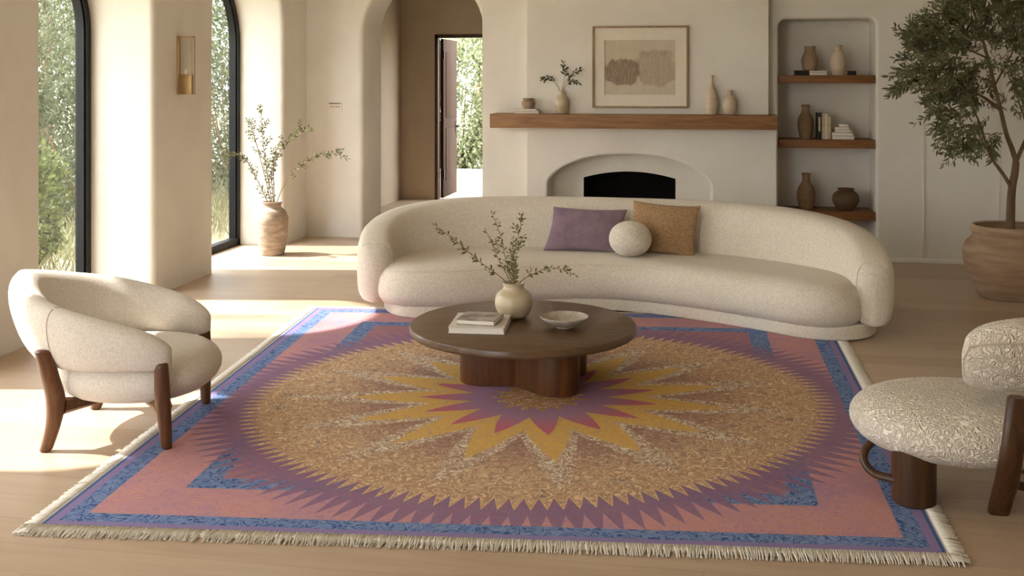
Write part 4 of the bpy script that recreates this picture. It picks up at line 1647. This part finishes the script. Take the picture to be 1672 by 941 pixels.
def shrub(c, rx, ry, rz, n, ln, wd, mat, label, group, cat='shrub', name='garden_shrub', stems=5, **kw):
    e = empty(name, (c[0], c[1], -0.14), label, cat, group)
    g = G()
    for k in range(stems):
        a = 2 * pi * k / stems
        g.tube([(c[0] + 0.08 * cos(a), c[1] + 0.08 * sin(a), -0.14), (c[0] + rx * 0.3 * cos(a), c[1] + ry * 0.3 * sin(a), c[2] * 0.6),
                (c[0] + rx * 0.6 * cos(a), c[1] + ry * 0.6 * sin(a), c[2] + rz * 0.4)], [0.03, 0.02, 0.006], 6)
    build('stems', g, M['bark'], e, sharp=180)
    g = G()
    g.smooth = False
    bush_mesh(g, c, rx, ry, rz, n, ln, wd, **kw)
    build('foliage', g, mat, e)
    return e


gs_ = 'shrubs outside the windows'
shrub((-5.85, 8.42, 0.55), 0.36, 0.42, 0.62, 4500, 0.055, 0.017, M['leaf_bright'], 'bright yellow-green shrub close outside the nearer window', gs_)
shrub((-7.0, 11.6, 0.9), 1.0, 1.3, 1.15, 15000, 0.055, 0.014, M['leaf_hedge'], 'grey-green bush in the middle of the nearer window view', gs_)
shrub((-8.3, 12.0, 1.3), 1.1, 1.5, 1.6, 15000, 0.06, 0.015, M['leaf_pale'], 'tall pale bush at the left of the nearer window view', gs_)
shrub((-6.8, 15.2, 1.1), 0.9, 1.4, 1.5, 15000, 0.06, 0.015, M['leaf_pale'], 'tall pale bush seen through the farther window', gs_)
shrub((-8.6, 18.6, 1.5), 1.6, 1.8, 2.2, 11000, 0.09, 0.022, M['leaf_hedge'], 'broad bush at the back of the farther window view', gs_)
shrub((-10.8, 17.5, 1.4), 1.8, 2.0, 1.8, 11000, 0.09, 0.022, M['leaf_hedge'], 'broad bush far behind in the nearer window view', gs_)
gt_ = 'trees beyond the garden shrubs'


def garden_tree(c, h, crown, n, label, mat):
    e = empty('garden_tree', (c[0], c[1], -0.14), label, 'tree', gt_)
    g = G()
    g.tube([(c[0], c[1], -0.14), (c[0] + 0.1, c[1], h * 0.4), (c[0], c[1] + 0.1, h * 0.75)], [0.12, 0.09, 0.04], 8)
    for k in range(6):
        a = k * 1.05
        g.tube([(c[0] + 0.05, c[1], h * (0.35 + 0.05 * k)), (c[0] + crown * 0.45 * cos(a), c[1] + crown * 0.45 * sin(a), h * (0.55 + 0.06 * k))], [0.035, 0.012], 6)
    build('trunk', g, M['bark'], e, sharp=180)
    g = G()
    g.smooth = False
    for k in range(14):
        cc = Vector((c[0], c[1], h * 0.72)) + Vector((random.uniform(-1, 1) * crown * 0.7, random.uniform(-1, 1) * crown * 0.7, random.uniform(-1, 1) * h * 0.26))
        bush_mesh(g, cc, crown * 0.38, crown * 0.38, crown * 0.3, n // 14, 0.08, 0.021, 0.2)
    build('foliage', g, mat, e)


garden_tree((-9.6, 14.4, 0), 4.4, 1.9, 8000, 'airy tree above the bushes in the nearer window view', M['leaf_pale'])
garden_tree((-9.2, 22.0, 0), 5.6, 2.3, 10000, 'airy tree above the bushes in the farther window view', M['leaf_pale'])
gd_ = 'hedge shrubs beyond the garden door'
for i, (x, lab) in enumerate(((-6.6, 'leftmost hedge shrub beyond the garden door'), (-4.9, 'hedge shrub straight behind the open garden door'), (-3.2, 'rightmost hedge shrub beyond the garden door'))):
    shrub((x, 21.6, 1.25), 1.15, 0.9, 1.7, 13000, 0.10, 0.026, M['leaf_door'], lab, gd_)
garden_tree((-5.2, 24.5, 0), 5.4, 2.2, 12000, 'leafy tree rising behind the door hedge', M['leaf_door'])
garden_tree((-9.3, 6.2, 0), 9.0, 2.0, 2600, 'tall unseen open-crowned tree added outside to dapple the sun in the windows', M['leaf_hedge'])  # out of view, added sunward so its sparse crown dapples the incoming sun
# pale long grass outside the windows
g = G()
g.smooth = False
for k in range(7000):
    x, y = random.uniform(-8.5, -5.35), random.uniform(6.5, 17)
    h = random.uniform(0.15, 0.55)
    p = Vector((x, y, -0.14))
    d = Vector((random.uniform(-.4, .4), random.uniform(-.4, .4), 1)).normalized()
    leaf(g, p, d, rv(), h, 0.006, random.uniform(0.1, 0.6))
o = build('long_grass', g, M['straw'])
o['kind'] = 'stuff'
tag(o, 'pale long grass growing outside the arched windows', 'grass')
